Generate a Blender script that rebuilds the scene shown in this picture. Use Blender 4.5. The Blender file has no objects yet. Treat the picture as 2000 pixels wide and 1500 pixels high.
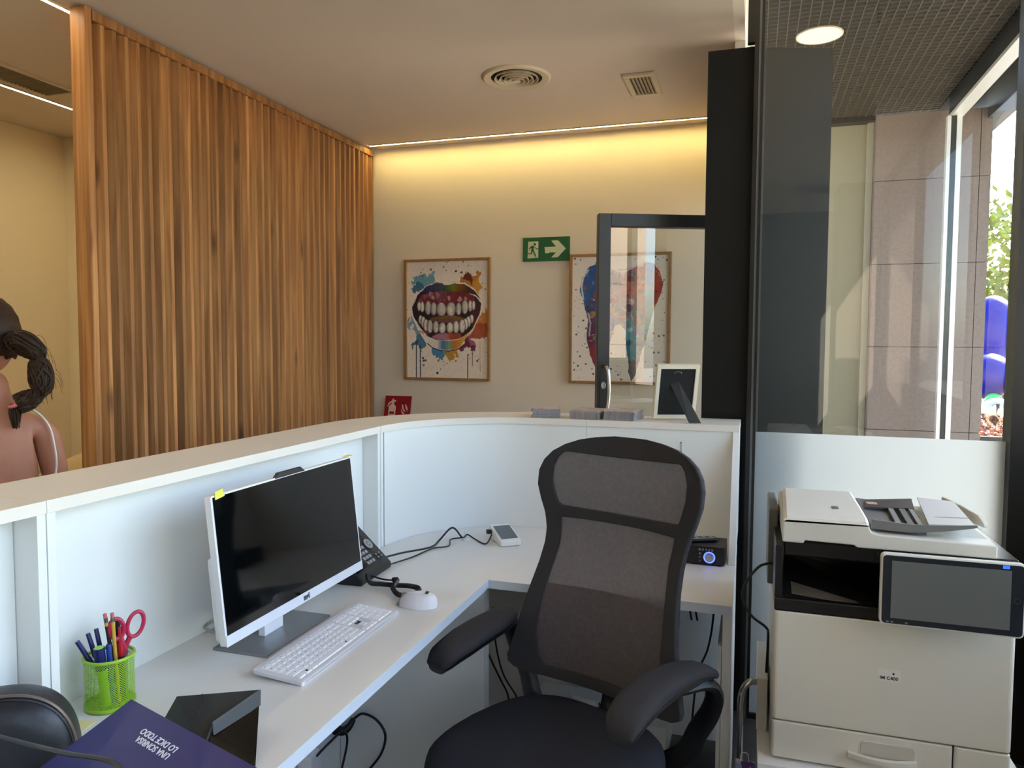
import bpy, bmesh, math, random
import numpy as np
from mathutils import Vector, Matrix
random.seed(7); RNG = np.random.default_rng(7)
PI = math.pi
C = bpy.context.scene.collection
S = bpy.context.scene

# ------------------------------------------------------------------ camera
cam_d = bpy.data.cameras.new('camera'); cam = bpy.data.objects.new('camera', cam_d); C.objects.link(cam)
S.camera = cam
cam_d.sensor_fit = 'HORIZONTAL'; cam_d.sensor_width = 36.0
cam_d.lens = 36.0 * 1456.4 / 2000.0
cam_d.clip_start = 0.02; cam_d.clip_end = 200
YAW, PITCH, ROLL = math.radians(17.947), math.radians(3.252), math.radians(0.300)
f = Vector((-math.sin(YAW) * math.cos(PITCH), math.cos(YAW) * math.cos(PITCH), -math.sin(PITCH)))
r0 = f.cross(Vector((0, 0, 1))).normalized(); u0 = r0.cross(f)
rr = r0 * math.cos(ROLL) + u0 * math.sin(ROLL); uu = u0 * math.cos(ROLL) - r0 * math.sin(ROLL)
M = Matrix((rr, uu, -f)).transposed().to_4x4(); M.translation = Vector((0, 0, 1.465))
cam.matrix_world = M

# ------------------------------------------------------------------ world, sun, exposure
w = bpy.data.worlds.new('world'); S.world = w; w.use_nodes = True
nt = w.node_tree; nt.nodes.clear()
sky = nt.nodes.new('ShaderNodeTexSky'); sky.sky_type = 'NISHITA'; sky.sun_disc = False
sky.sun_elevation = math.radians(42); sky.sun_rotation = math.radians(25); sky.air_density = 1.0; sky.dust_density = 2.0
bg = nt.nodes.new('ShaderNodeBackground'); bg.inputs['Strength'].default_value = 0.75
wo = nt.nodes.new('ShaderNodeOutputWorld')
nt.links.new(sky.outputs[0], bg.inputs[0]); nt.links.new(bg.outputs[0], wo.inputs[0])
sun_d = bpy.data.lights.new('sun', 'SUN'); sun = bpy.data.objects.new('sun', sun_d); C.objects.link(sun)
sun_d.energy = 48.0; sun_d.color = (1.0, 0.91, 0.76); sun_d.angle = math.radians(0.6)
SUN = Vector((0.42, 0.62, 0.66)).normalized()
sun.rotation_euler = SUN.to_track_quat('Z', 'Y').to_euler()
sun.location = (6, 8, 9)
S.view_settings.view_transform = 'Standard'; S.view_settings.look = 'None'
S.view_settings.gamma = 1.0; S.view_settings.use_curve_mapping = False
S.view_settings.exposure = 0.72
LED_K = 20.0

# ------------------------------------------------------------------ helpers
def lin(c):
    o = []
    for v in c[:3]:
        v = v / 255.0
        o.append(v / 12.92 if v <= 0.04045 else ((v + 0.055) / 1.055) ** 2.4)
    return (o[0], o[1], o[2], 1.0)

MATS = {}
def mat(name, col, rough=0.5, metal=0.0, spec=0.5, noise=None, bump=None, coat=0.0):
    """principled material; noise=(scale, amount) mottles the colour, bump=(scale, strength)"""
    if name in MATS: return MATS[name]
    m = bpy.data.materials.new(name); m.use_nodes = True
    t = m.node_tree; b = t.nodes['Principled BSDF']
    b.inputs['Base Color'].default_value = lin(col); b.inputs['Roughness'].default_value = rough
    b.inputs['Metallic'].default_value = metal; b.inputs['Specular IOR Level'].default_value = spec
    b.inputs['Coat Weight'].default_value = coat
    tc = t.nodes.new('ShaderNodeTexCoord')
    if noise:
        n = t.nodes.new('ShaderNodeTexNoise'); n.inputs['Scale'].default_value = noise[0]; n.inputs['Detail'].default_value = 4
        t.links.new(tc.outputs['Object'], n.inputs['Vector'])
        r = t.nodes.new('ShaderNodeValToRGB'); a = noise[1]
        l = lin(col)
        r.color_ramp.elements[0].position = 0.3; r.color_ramp.elements[1].position = 0.7
        r.color_ramp.elements[0].color = tuple(x * (1 - a) for x in l[:3]) + (1,)
        r.color_ramp.elements[1].color = tuple(min(1, x * (1 + a)) for x in l[:3]) + (1,)
        t.links.new(n.outputs['Fac'], r.inputs['Fac']); t.links.new(r.outputs['Color'], b.inputs['Base Color'])
    if bump:
        n2 = t.nodes.new('ShaderNodeTexNoise'); n2.inputs['Scale'].default_value = bump[0]
        t.links.new(tc.outputs['Object'], n2.inputs['Vector'])
        bp = t.nodes.new('ShaderNodeBump'); bp.inputs['Strength'].default_value = bump[1]; bp.inputs['Distance'].default_value = 0.002
        t.links.new(n2.outputs['Fac'], bp.inputs['Height']); t.links.new(bp.outputs['Normal'], b.inputs['Normal'])
    MATS[name] = m
    return m

def emit(name, col, k):
    if name in MATS: return MATS[name]
    m = bpy.data.materials.new(name); m.use_nodes = True; t = m.node_tree; t.nodes.clear()
    e = t.nodes.new('ShaderNodeEmission'); e.inputs['Color'].default_value = (col[0], col[1], col[2], 1); e.inputs['Strength'].default_value = k
    o = t.nodes.new('ShaderNodeOutputMaterial'); t.links.new(e.outputs[0], o.inputs[0])
    MATS[name] = m; return m

def glass(name, tint=(0.95, 0.98, 0.97), ior=1.52, boost=0.0):
    """thin architectural pane: clear transmission plus fresnel reflection"""
    m = bpy.data.materials.new(name); m.use_nodes = True; t = m.node_tree; t.nodes.clear()
    tr = t.nodes.new('ShaderNodeBsdfTransparent'); tr.inputs[0].default_value = tint + (1,)
    gl = t.nodes.new('ShaderNodeBsdfGlossy'); gl.inputs['Roughness'].default_value = 0.0
    fr = t.nodes.new('ShaderNodeFresnel'); fr.inputs[0].default_value = ior
    ad = t.nodes.new('ShaderNodeMath'); ad.operation = 'ADD'; ad.inputs[1].default_value = boost; ad.use_clamp = True
    mx = t.nodes.new('ShaderNodeMixShader'); o = t.nodes.new('ShaderNodeOutputMaterial')
    ge = t.nodes.new('ShaderNodeNewGeometry'); inv = t.nodes.new('ShaderNodeMath'); inv.operation = 'SUBTRACT'; inv.inputs[0].default_value = 1.0
    ml = t.nodes.new('ShaderNodeMath'); ml.operation = 'MULTIPLY'; db = t.nodes.new('ShaderNodeMath'); db.operation = 'MULTIPLY_ADD'; db.inputs[1].default_value = 1.8; db.inputs[2].default_value = boost; db.use_clamp = True
    t.nodes.remove(ad)                       # the inner faces of a pane do not mirror again; both surfaces are counted on the outer one
    t.links.new(fr.outputs[0], db.inputs[0]); t.links.new(ge.outputs['Backfacing'], inv.inputs[1])
    t.links.new(db.outputs[0], ml.inputs[0]); t.links.new(inv.outputs[0], ml.inputs[1]); t.links.new(ml.outputs[0], mx.inputs[0])
    t.links.new(tr.outputs[0], mx.inputs[1]); t.links.new(gl.outputs[0], mx.inputs[2]); t.links.new(mx.outputs[0], o.inputs[0])
    return m

def obj(name, bm, m, parent=None, smooth=False, bevel=0.0, kind=None, label=None):
    """link a bmesh as ONE mesh object"""
    me = bpy.data.meshes.new(name)
    if isinstance(bm, bmesh.types.BMesh):
        bmesh.ops.recalc_face_normals(bm, faces=bm.faces[:])
        bm.to_mesh(me); bm.free()
    else:
        me.from_pydata(bm[0], [], bm[1])
    for mm in (m if isinstance(m, (list, tuple)) else [m]): me.materials.append(mm)
    if smooth:
        me.shade_smooth(); me.set_sharp_from_angle(angle=math.radians(42))
    o = bpy.data.objects.new(name, me); C.objects.link(o)
    if parent is not None: o.parent = parent
    if bevel:
        b = o.modifiers.new('bevel', 'BEVEL'); b.width = bevel; b.segments = 2; b.limit_method = 'ANGLE'; b.angle_limit = math.radians(40)
    if kind: o['kind'] = kind
    if label: o['label'] = label
    return o

def thing(name, label, cat, loc=(0, 0, 0), rotz=0.0, group=None, rot=None):
    o = bpy.data.objects.new(name, None); C.objects.link(o); o.empty_display_size = 0.05
    o.location = loc; o.rotation_euler = rot if rot else (0, 0, rotz)
    o['label'] = label; o['category'] = cat
    if group: o['group'] = group
    return o

def tag(o, label, cat, group=None):
    o['label'] = label; o['category'] = cat
    if group: o['group'] = group
    return o

def struct(name, bm, m, **k):
    o = obj(name, bm, m, **k); o['kind'] = 'structure'; return o

def child(src, name, parent, loc, rot=None, scale=None):
    """another piece sharing src's mesh"""
    o = src.copy(); C.objects.link(o); o.name = name; o.parent = parent; o.location = loc
    if rot: o.rotation_euler = rot
    if scale: o.scale = scale
    return o

def dup(root, loc, label=None, rot=None):
    r = root.copy(); C.objects.link(r); r.location = loc
    if rot: r.rotation_euler = rot
    if label: r['label'] = label
    for ch in root.children:
        c = ch.copy(); C.objects.link(c); c.parent = r
        for g in ch.children:
            d = g.copy(); C.objects.link(d); d.parent = c
    return r

def NB(): return bmesh.new()

def box(bm, x0, x1, y0, y1, z0, z1):
    vs = [bm.verts.new(p) for p in ((x0, y0, z0), (x1, y0, z0), (x1, y1, z0), (x0, y1, z0), (x0, y0, z1), (x1, y0, z1), (x1, y1, z1), (x0, y1, z1))]
    for q in ((0, 3, 2, 1), (4, 5, 6, 7), (0, 1, 5, 4), (1, 2, 6, 5), (2, 3, 7, 6), (3, 0, 4, 7)):
        bm.faces.new([vs[i] for i in q])
    return bm

def B(*a): return box(NB(), *a)

def prism(bm, pts, z0, z1):
    """extrude a 2D outline (x, y) from z0 to z1"""
    lo = [bm.verts.new((p[0], p[1], z0)) for p in pts]; hi = [bm.verts.new((p[0], p[1], z1)) for p in pts]
    n = len(pts)
    bm.faces.new(lo[::-1]); bm.faces.new(hi)
    for i in range(n): bm.faces.new((lo[i], lo[(i + 1) % n], hi[(i + 1) % n], hi[i]))
    return bm

def slab(bm, pts, off):
    """a 3D polygon given thickness along vector off"""
    off = Vector(off); lo = [bm.verts.new(p) for p in pts]; hi = [bm.verts.new(Vector(p) + off) for p in pts]
    n = len(pts); bm.faces.new(lo[::-1]); bm.faces.new(hi)
    for i in range(n): bm.faces.new((lo[i], lo[(i + 1) % n], hi[(i + 1) % n], hi[i]))
    return bm

def smoothpts(pts, n=6):
    P = [Vector(p) for p in pts]; P = [P[0] * 2 - P[1]] + P + [P[-1] * 2 - P[-2]]; out = []
    for i in range(1, len(P) - 2):
        a, b, c, d = P[i - 1], P[i], P[i + 1], P[i + 2]
        for k in range(n):
            t = k / n
            out.append(0.5 * ((2 * b) + (c - a) * t + (2 * a - 5 * b + 4 * c - d) * t * t + (3 * b - a - 3 * c + d) * t ** 3))
    out.append(P[-2]); return out

def tube(bm, pts, r, n=8, smooth=6, closed=False, flat=1.0):
    P = smoothpts(pts, smooth) if smooth else [Vector(p) for p in pts]
    R = r if callable(r) else (lambda t: r)
    rings = []; prev = None
    for i, p in enumerate(P):
        if closed: d = P[(i + 1) % len(P)] - P[i - 1]
        else: d = (P[min(i + 1, len(P) - 1)] - P[max(i - 1, 0)])
        d.normalize()
        ref = prev if prev is not None else (Vector((0, 0, 1)) if abs(d.z) < 0.9 else Vector((1, 0, 0)))
        s = d.cross(ref)
        if s.length < 1e-5: s = d.orthogonal()
        s.normalize(); u = s.cross(d); prev = u
        q = R(i / max(1, len(P) - 1))
        rings.append([bm.verts.new(p + (s * math.cos(2 * PI * k / n) + u * flat * math.sin(2 * PI * k / n)) * q) for k in range(n)])
    m = len(rings)
    for i in range(m if closed else m - 1):
        a, b = rings[i], rings[(i + 1) % m]
        for k in range(n): bm.faces.new((a[k], a[(k + 1) % n], b[(k + 1) % n], b[k]))
    if not closed:
        bm.faces.new(rings[0][::-1]); bm.faces.new(rings[-1])
    return bm

def loft(bm, rings, cap=True):
    V = [[bm.verts.new(p) for p in r] for r in rings]; n = len(V[0])
    for a, b in zip(V, V[1:]):
        for k in range(n): bm.faces.new((a[k], a[(k + 1) % n], b[(k + 1) % n], b[k]))
    if cap: bm.faces.new(V[0][::-1]); bm.faces.new(V[-1])
    return bm

def lathe(bm, prof, n=32, cap=True):
    rings = [[(r * math.cos(2 * PI * k / n), r * math.sin(2 * PI * k / n), z) for k in range(n)] for r, z in prof]
    return loft(bm, rings, cap)

def cyl(bm, c, r, z0, z1, n=24):
    return loft(bm, [[(c[0] + r * math.cos(2 * PI * k / n), c[1] + r * math.sin(2 * PI * k / n), z) for k in range(n)] for z in (z0, z1)])

def rrect(x0, x1, y0, y1, r, n=5):
    out = []
    for cx, cy, a in ((x1 - r, y1 - r, 0), (x0 + r, y1 - r, 90), (x0 + r, y0 + r, 180), (x1 - r, y0 + r, 270)):
        for k in range(n + 1):
            t = math.radians(a + 90 * k / n); out.append((cx + r * math.cos(t), cy + r * math.sin(t)))
    return out

def ball(bm, c, rx, ry=None, rz=None, seg=20, ring=12):
    ry = ry or rx; rz = rz or rx
    bmesh.ops.create_uvsphere(bm, u_segments=seg, v_segments=ring, radius=1.0, matrix=Matrix.Translation(c) @ Matrix.Diagonal((rx, ry, rz, 1)))
    return bm

def text_obj(name, body, size, m, parent, mtx, extrude=0.0002, bold=0.0, shear=0.0, align='CENTER', spacing=1.0):
    cu = bpy.data.curves.new(name, 'FONT'); cu.body = body; cu.size = size; cu.extrude = extrude; cu.offset = bold; cu.shear = shear
    cu.align_x = align; cu.align_y = 'CENTER'; cu.space_line = spacing; cu.resolution_u = 4
    tmp = bpy.data.objects.new('tmp', cu); C.objects.link(tmp)
    me = bpy.data.meshes.new_from_object(tmp.evaluated_get(bpy.context.evaluated_depsgraph_get()))
    bpy.data.objects.remove(tmp)
    me.materials.clear(); me.materials.append(m); me.name = name
    o = bpy.data.objects.new(name, me); C.objects.link(o); o.parent = parent
    o.matrix_local = mtx
    return o

def frame_mtx(o, x, y):
    x = Vector(x).normalized(); y = Vector(y).normalized(); z = x.cross(y)
    m = Matrix((x, y, z)).transposed().to_4x4(); m.translation = Vector(o); return m

# ------------------------------------------------------------------ materials
WHITE = mat('white_paint', (224, 211, 192), 0.85, bump=(60, 0.05))
CEIL = mat('ceiling_paint', (206, 190, 172), 0.9)
TANWALL = mat('side_room_paint', (228, 212, 174), 0.9)
FLOOR = mat('floor_tile', (66, 62, 60), 0.35, noise=(3, 0.1))
LAM = mat('white_laminate', (232, 234, 232), 0.35, bump=(400, 0.02))
LEDGE = mat('ledge_laminate', (232, 226, 216), 0.4)
BLACK = mat('black_steel', (20, 20, 18), 0.35, noise=(8, 0.15))
PIER = mat('black_cladding', (13, 14, 12), 0.5, spec=0.3)
CHROME = mat('brushed_chrome', (190, 190, 190), 0.22, metal=1.0)
PLW = mat('white_plastic', (234, 234, 238), 0.35)
PLK = mat('black_plastic', (16, 17, 20), 0.4, bump=(300, 0.05))
SCREEN = mat('dark_screen', (3, 5, 7), 0.06, spec=0.5)
PRN = mat('printer_plastic', (222, 219, 208), 0.42, bump=(500, 0.03))
PRNG = mat('printer_grey', (112, 112, 108), 0.4)
INK = mat('black_ink', (20, 20, 24), 0.6)
GREY = mat('grey_plastic', (120, 122, 124), 0.4)
CABLE = mat('black_cable', (14, 14, 16), 0.5)
OAK = mat('oak_frame', (150, 112, 70), 0.5, noise=(30, 0.15))
CREAM = mat('cream_vent', (206, 190, 160), 0.6)
GLASS = glass('window_glass', boost=0.0)
DGLASS = glass('door_glass', tint=(0.93, 0.95, 0.93), boost=0.07)

def wood_mat():
    m = bpy.data.materials.new('stained_pine'); m.use_nodes = True; t = m.node_tree; N = t.nodes.new; L = t.links.new
    b = t.nodes['Principled BSDF']; b.inputs['Roughness'].default_value = 0.55; b.inputs['Specular IOR Level'].default_value = 0.3
    tc = N('ShaderNodeTexCoord'); oi = N('ShaderNodeObjectInfo')
    off = N('ShaderNodeVectorMath'); off.operation = 'ADD'
    sc = N('ShaderNodeVectorMath'); sc.operation = 'SCALE'; sc.inputs['Scale'].default_value = 37.0
    cmb = N('ShaderNodeCombineXYZ')
    for i in range(3): L(oi.outputs['Random'], cmb.inputs[i])
    L(cmb.outputs[0], sc.inputs[0]); L(tc.outputs['Object'], off.inputs[0]); L(sc.outputs[0], off.inputs[1])
    mp = N('ShaderNodeMapping'); mp.inputs['Scale'].default_value = (38, 38, 1.6); L(off.outputs[0], mp.inputs[0])
    n = N('ShaderNodeTexNoise'); n.inputs['Scale'].default_value = 1.0; n.inputs['Detail'].default_value = 5; n.inputs['Distortion'].default_value = 0.6; L(mp.outputs[0], n.inputs[0])
    r = N('ShaderNodeValToRGB'); e = r.color_ramp.elements
    e[0].position = 0.25; e[0].color = lin((112, 72, 36)); e[1].position = 0.75; e[1].color = lin((184, 134, 80))
    x = r.color_ramp.elements.new(0.5); x.color = lin((152, 103, 56)); L(n.outputs['Fac'], r.inputs[0])
    # knots: stretched voronoi cells
    mk = N('ShaderNodeMapping'); mk.inputs['Scale'].default_value = (9, 9, 2.2); L(off.outputs[0], mk.inputs[0])
    vo = N('ShaderNodeTexVoronoi'); vo.inputs['Scale'].default_value = 1.0; L(mk.outputs[0], vo.inputs[0])
    rk = N('ShaderNodeValToRGB'); rk.color_ramp.elements[0].position = 0.03; rk.color_ramp.elements[0].color = (1, 1, 1, 1)
    rk.color_ramp.elements[1].position = 0.16; rk.color_ramp.elements[1].color = (0, 0, 0, 1); L(vo.outputs['Distance'], rk.inputs[0])
    kf = N('ShaderNodeMath'); kf.operation = 'MULTIPLY'; kf.inputs[1].default_value = 0.75; L(rk.outputs[0], kf.inputs[0])
    mx = N('ShaderNodeMix'); mx.data_type = 'RGBA'; mx.inputs[7].default_value = lin((58, 30, 14)); L(kf.outputs[0], mx.inputs[0]); L(r.outputs[0], mx.inputs[6])
    hs = N('ShaderNodeHueSaturation'); L(mx.outputs[2], hs.inputs['Color'])
    mr = N('ShaderNodeMapRange'); mr.inputs[3].default_value = 0.72; mr.inputs[4].default_value = 1.22; L(oi.outputs['Random'], mr.inputs[0]); L(mr.outputs[0], hs.inputs['Value'])
    L(hs.outputs[0], b.inputs['Base Color'])
    bp = N('ShaderNodeBump'); bp.inputs['Strength'].default_value = 0.25; bp.inputs['Distance'].default_value = 0.001; L(n.outputs['Fac'], bp.inputs['Height']); L(bp.outputs[0], b.inputs['Normal'])
    return m
WOOD = wood_mat()

def tile_mat(name, col):
    m = mat(name, col, 0.55, noise=(45, 0.10), bump=(90, 0.15))
    return m
TILE = tile_mat('porcelain_tile', (116, 103, 96))

def mesh_fabric(name, col, alpha):
    """woven chair mesh: fine holes read as partial transparency"""
    m = mat(name, col, 0.8, spec=0.2, noise=(90, 0.12)); t = m.node_tree
    b = t.nodes['Principled BSDF']; b.inputs['Alpha'].default_value = alpha
    b.inputs['Sheen Weight'].default_value = 0.25
    return m
FAB = mat('charcoal_fabric', (54, 53, 56), 0.85, spec=0.2, bump=(600, 0.12))
FABS = mat('seat_fabric', (46, 48, 56), 0.9, spec=0.2, bump=(700, 0.12))
MESHF = mesh_fabric('chair_mesh', (86, 78, 80), 0.90)

def frost_mat():
    m = bpy.data.materials.new('frosted_film'); m.use_nodes = True; t = m.node_tree; t.nodes.clear(); N = t.nodes.new; L = t.links.new
    d = N('ShaderNodeBsdfDiffuse'); d.inputs[0].default_value = (0.66, 0.70, 0.72, 1)
    tl = N('ShaderNodeBsdfTranslucent'); tl.inputs[0].default_value = (0.56, 0.60, 0.62, 1)
    gl = N('ShaderNodeBsdfGlossy'); gl.inputs['Roughness'].default_value = 0.03
    fr = N('ShaderNodeFresnel'); fr.inputs[0].default_value = 1.5
    a = N('ShaderNodeMixShader'); a.inputs[0].default_value = 0.65; b = N('ShaderNodeMixShader'); o = N('ShaderNodeOutputMaterial')
    L(d.outputs[0], a.inputs[1]); L(tl.outputs[0], a.inputs[2]); L(fr.outputs[0], b.inputs[0]); L(a.outputs[0], b.inputs[1]); L(gl.outputs[0], b.inputs[2]); L(b.outputs[0], o.inputs[0])
    return m
FROST = frost_mat()

def vcol_mat(name, rough=0.6):
    m = bpy.data.materials.new(name); m.use_nodes = True; t = m.node_tree; b = t.nodes['Principled BSDF']
    a = t.nodes.new('ShaderNodeVertexColor'); a.layer_name = 'paint'
    t.links.new(a.outputs[0], b.inputs['Base Color']); b.inputs['Roughness'].default_value = rough
    return m
PAINT = vcol_mat('printed_ink')

# ------------------------------------------------------------------ the setting
CZ = 2.675; HZ = 3.1; YB = 4.30; XL = -4.0
struct('floor', B(-4.1, 1.30, -4.1, 4.4, -0.1, 0.0), FLOOR)
bm = NB(); box(bm, XL - 0.1, -0.1, -4.1, YB + 0.1, CZ, CZ + 0.12); struct('ceiling', bm, CEIL)
struct('trim_1', B(-0.1, -0.06, -4.1, 3.2, CZ, HZ + 0.1), WHITE)                 # bulkhead between ceiling and glazed strip
struct('trim_2', B(-0.1, -0.06, 3.2, YB, 2.25, HZ + 0.1), WHITE)
struct('wall_back', B(-2.42, -0.02, YB, YB + 0.1, 0, HZ + 0.1), WHITE)
struct('wall_left', B(XL - 0.1, XL, -4.1, 3.62, 0, CZ), TANWALL)
struct('wall_recess', B(XL, -2.42, 3.52, 3.62, 0, CZ), TANWALL)
struct('wall_return', B(-2.52, -2.42, 3.62, YB + 0.1, 0, CZ), TANWALL)
struct('wall_rear', B(XL - 0.1, 1.30, -4.2, -4.1, 0, HZ + 0.1), mat('rear_paint', (112, 108, 104), 0.9))
struct('ceiling_porch_side', B(-0.06, 1.30, -4.2, 2.98, HZ, HZ + 0.1), CEIL)

# black pier beside the counter
bm = NB(); prism(bm, [(-0.193, 3.03), (0.004, 3.03), (0.02, 3.055), (0.262, 3.134), (0.262, 3.16), (-0.193, 3.12)], 0, 2.585)
struct('trim_3', bm, PIER)

# glazed partition behind the printer: pane, frosted film, frame
win = thing('window_1', '', ''); del win['label']; del win['category']; win['kind'] = 'structure'
obj('pane', B(0.012, 0.845, 3.0, 3.008, 0.02, HZ), GLASS, win)
bm = NB(); bm.faces.new([bm.verts.new(p) for p in ((0.013, 2.9985, 0.02), (0.845, 2.9985, 0.02), (0.845, 2.9985, 1.125), (0.013, 2.9985, 1.125))])
ff = obj('frosted_film', ([(0.013, 2.9985, 0.02), (0.845, 2.9985, 0.02), (0.845, 2.9985, 1.125), (0.013, 2.9985, 1.125)], [(0, 1, 2, 3)]), FROST, win); bm.free()
obj('mullion', B(-0.022, -0.006, 2.985, 3.02, 0, HZ), BLACK, win)
obj('dark_filler', B(-0.048, -0.022, 2.99, 3.02, 2.587, HZ), BLACK, win)  # added black strip hiding the bright grating, stands in for a dark gradient
obj('edge_seal', B(-0.006, 0.002, 2.99, 3.012, 0, HZ), GREY, win)
obj('mullion', B(0.002, 0.012, 2.985, 3.02, 0, HZ), BLACK, win)
obj('post', B(0.845, 0.935, 2.95, 3.04, 0, HZ), BLACK, win)
obj('sill', B(0.012, 0.845, 2.985, 3.02, 0, 0.02), BLACK, win)

# glazed street front to the right of the room (outside the frame, lights the desk)
win2 = thing('window_2', '', ''); del win2['label']; del win2['category']; win2['kind'] = 'structure'
for y in (2.95, 0.92, -0.72, -2.37, -3.03, -4.07):
    obj('post', B(1.205, 1.265, y - 0.03, y + 0.03, 0, HZ), BLACK, win2)
for a, b_ in ((0.95, 2.92), (-0.69, 0.89), (-2.34, -0.75), (-4.04, -3.06)):
    obj('pane', B(1.230, 1.238, a, b_, 0.06, HZ - 0.05), GLASS, win2)
    obj('frosted_film', ([(1.2288, a, 0.06), (1.2288, b_, 0.06), (1.2288, b_, 1.125), (1.2288, a, 1.125)], [(0, 1, 2, 3)]), FROST, win2)
    obj('light_blocker', B(1.215, 1.227, a, b_, 0.06, 0.72), BLACK, win2)  # added unseen panel, blocks low daylight so the under-desk area stays darker
obj('sill', B(1.205, 1.265, -2.40, 2.98, 0, 0.06), BLACK, win2)
obj('head', B(1.205, 1.265, -2.40, 2.98, HZ - 0.05, HZ), BLACK, win2)
struct('trim_6', B(0.937, 1.203, 2.97, 3.03, 0, HZ), BLACK)

# ------------------------------------------------------------------ entrance door, standing open in front of the second picture
dr = thing('door_1', '', '', loc=(-0.648, 3.204, 0.0), rotz=math.atan2(0.386, 0.922)); del dr['label']; del dr['category']; dr['kind'] = 'structure'
DW = 0.80
obj('stile', B(0, 0.054, 0, 0.05, 0.01, 2.02), BLACK, dr, bevel=0.002)
obj('stile', B(DW - 0.054, DW, 0, 0.05, 0.01, 2.02), BLACK, dr, bevel=0.002)
obj('rail', B(0.054, DW - 0.054, 0, 0.05, 1.965, 2.02), BLACK, dr, bevel=0.002)
obj('rail', B(0.054, DW - 0.054, 0, 0.05, 0.01, 0.12), BLACK, dr, bevel=0.002)
obj('pane', B(0.054, DW - 0.054, 0.02, 0.028, 0.12, 1.965), DGLASS, dr)
bm = NB(); tube(bm, [(0.027, 0.0, 1.361), (0.030, -0.035, 1.359), (0.037, -0.05, 1.339), (0.041, -0.055, 1.269), (0.037, -0.05, 1.190), (0.030, -0.035, 1.172), (0.027, 0.0, 1.170)], 0.008, 10)
obj('handle', bm, CHROME, dr, smooth=True)
bm = NB(); loft(bm, [[(0.027 + 0.010 * math.cos(2 * PI * k / 16), y, 1.277 + 0.016 * math.sin(2 * PI * k / 16)) for k in range(16)] for y in (0.0, -0.008)]); obj('lock_cylinder', bm, CHROME, dr)
bm = NB(); box(bm, 0.012, 0.05, -0.004, 0.0, 1.145, 1.385); obj('handle_plate', bm, PLK, dr)

# ------------------------------------------------------------------ light strips
LEDM = emit('led_warm', (1.0, 0.78, 0.30), LED_K * 2.1)
LEDW = emit('led_white', (1.0, 0.86, 0.60), LED_K * 2.3)
def led(name, label, x0, x1, y0, y1, m):
    t = thing(name, label, 'light', ((x0 + x1) / 2, (y0 + y1) / 2, CZ)); hx, hy = (x1 - x0) / 2, (y1 - y0) / 2
    obj('diffuser', B(-hx, hx, -hy, hy, -0.004, 0.0), m, t)
    bm = NB()
    if hx > hy:
        box(bm, -hx, hx, -hy - 0.004, -hy, -0.006, 0.0); box(bm, -hx, hx, hy, hy + 0.004, -0.006, 0.0)
    else:
        box(bm, -hx - 0.004, -hx, -hy, hy, -0.006, 0.0); box(bm, hx, hx + 0.004, -hy, hy, -0.006, 0.0)
    obj('channel', bm, CREAM, t)
led('led_strip', 'thin warm light strip along the ceiling above the back wall', -2.30, -0.11, 4.192, 4.206, LEDM)
led('led_strip', 'thin white light strip in the ceiling running behind the top of the slat screen', -2.440, -2.424, -4.0, 4.25, LEDW)
led('led_strip', 'thin white light strip in the side room ceiling beside the long grille', -3.441, -3.425, -4.0, 3.48, LEDW)

# ------------------------------------------------------------------ wooden slat screen
scr = thing('slat_screen', 'tall brown wooden screen of upright slats between the side room and the counter', 'room divider', (-2.318, 2.144, 0.0))
obj('post', B(-0.072, 0.0, 0.0, 0.030, 0, 2.668), WOOD, scr, bevel=0.003)
obj('top_rail', B(-0.070, 0.004, 0.030, 2.14, 2.625, 2.660), WOOD, scr, bevel=0.002)
obj('bottom_rail', B(-0.070, 0.004, 0.030, 2.14, 0.0, 0.05), WOOD, scr, bevel=0.002)
NS = 38; pitch = (2.14 - 0.036) / NS
bm = NB(); prism(bm, [(-0.048, -0.002), (0.0, 0.033), (0.0, 0.051), (-0.058, 0.009)], 0.05, 2.625)
base = obj('slat', bm, WOOD, scr, bevel=0.0015); base.location = (0, 0.034, 0)
for i in range(1, NS):
    child(base, 'slat', scr, (random.uniform(-0.004, 0.003), 0.036 + pitch * i + random.uniform(-0.002, 0.002), 0))
obj('back_board', B(-0.072, -0.060, 0.032, 2.14, 0.05, 2.30), WOOD, scr)

# ------------------------------------------------------------------ ceiling fittings
dif = thing('air_diffuser', 'round cream air diffuser of concentric rings in the ceiling', 'vent', (-1.063, 3.325, CZ))
n = 40
bm = NB(); lathe(bm, [(0.118, 0), (0.118, -0.006), (0.150, -0.010), (0.158, -0.004), (0.158, 0)], n, False); obj('outer_ring', bm, CREAM, dif, smooth=True)
for rad, z in ((0.098, -0.012), (0.076, -0.015), (0.055, -0.018), (0.035, -0.021)):
    bm = NB(); lathe(bm, [(rad - 0.010, 0.004), (rad, z), (rad + 0.004, z), (rad - 0.004, 0.006)], n, False); obj('ring', bm, CREAM, dif, smooth=True)
bm = NB(); lathe(bm, [(0.001, -0.022), (0.018, -0.022), (0.016, -0.005)], n, False); obj('centre_cap', bm, CREAM, dif, smooth=True)
bm = NB(); cyl(bm, (0, 0), 0.118, -0.001, 0.0, n); obj('dark_throat', bm, mat('vent_dark', (30, 26, 20), 0.9), dif)

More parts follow.
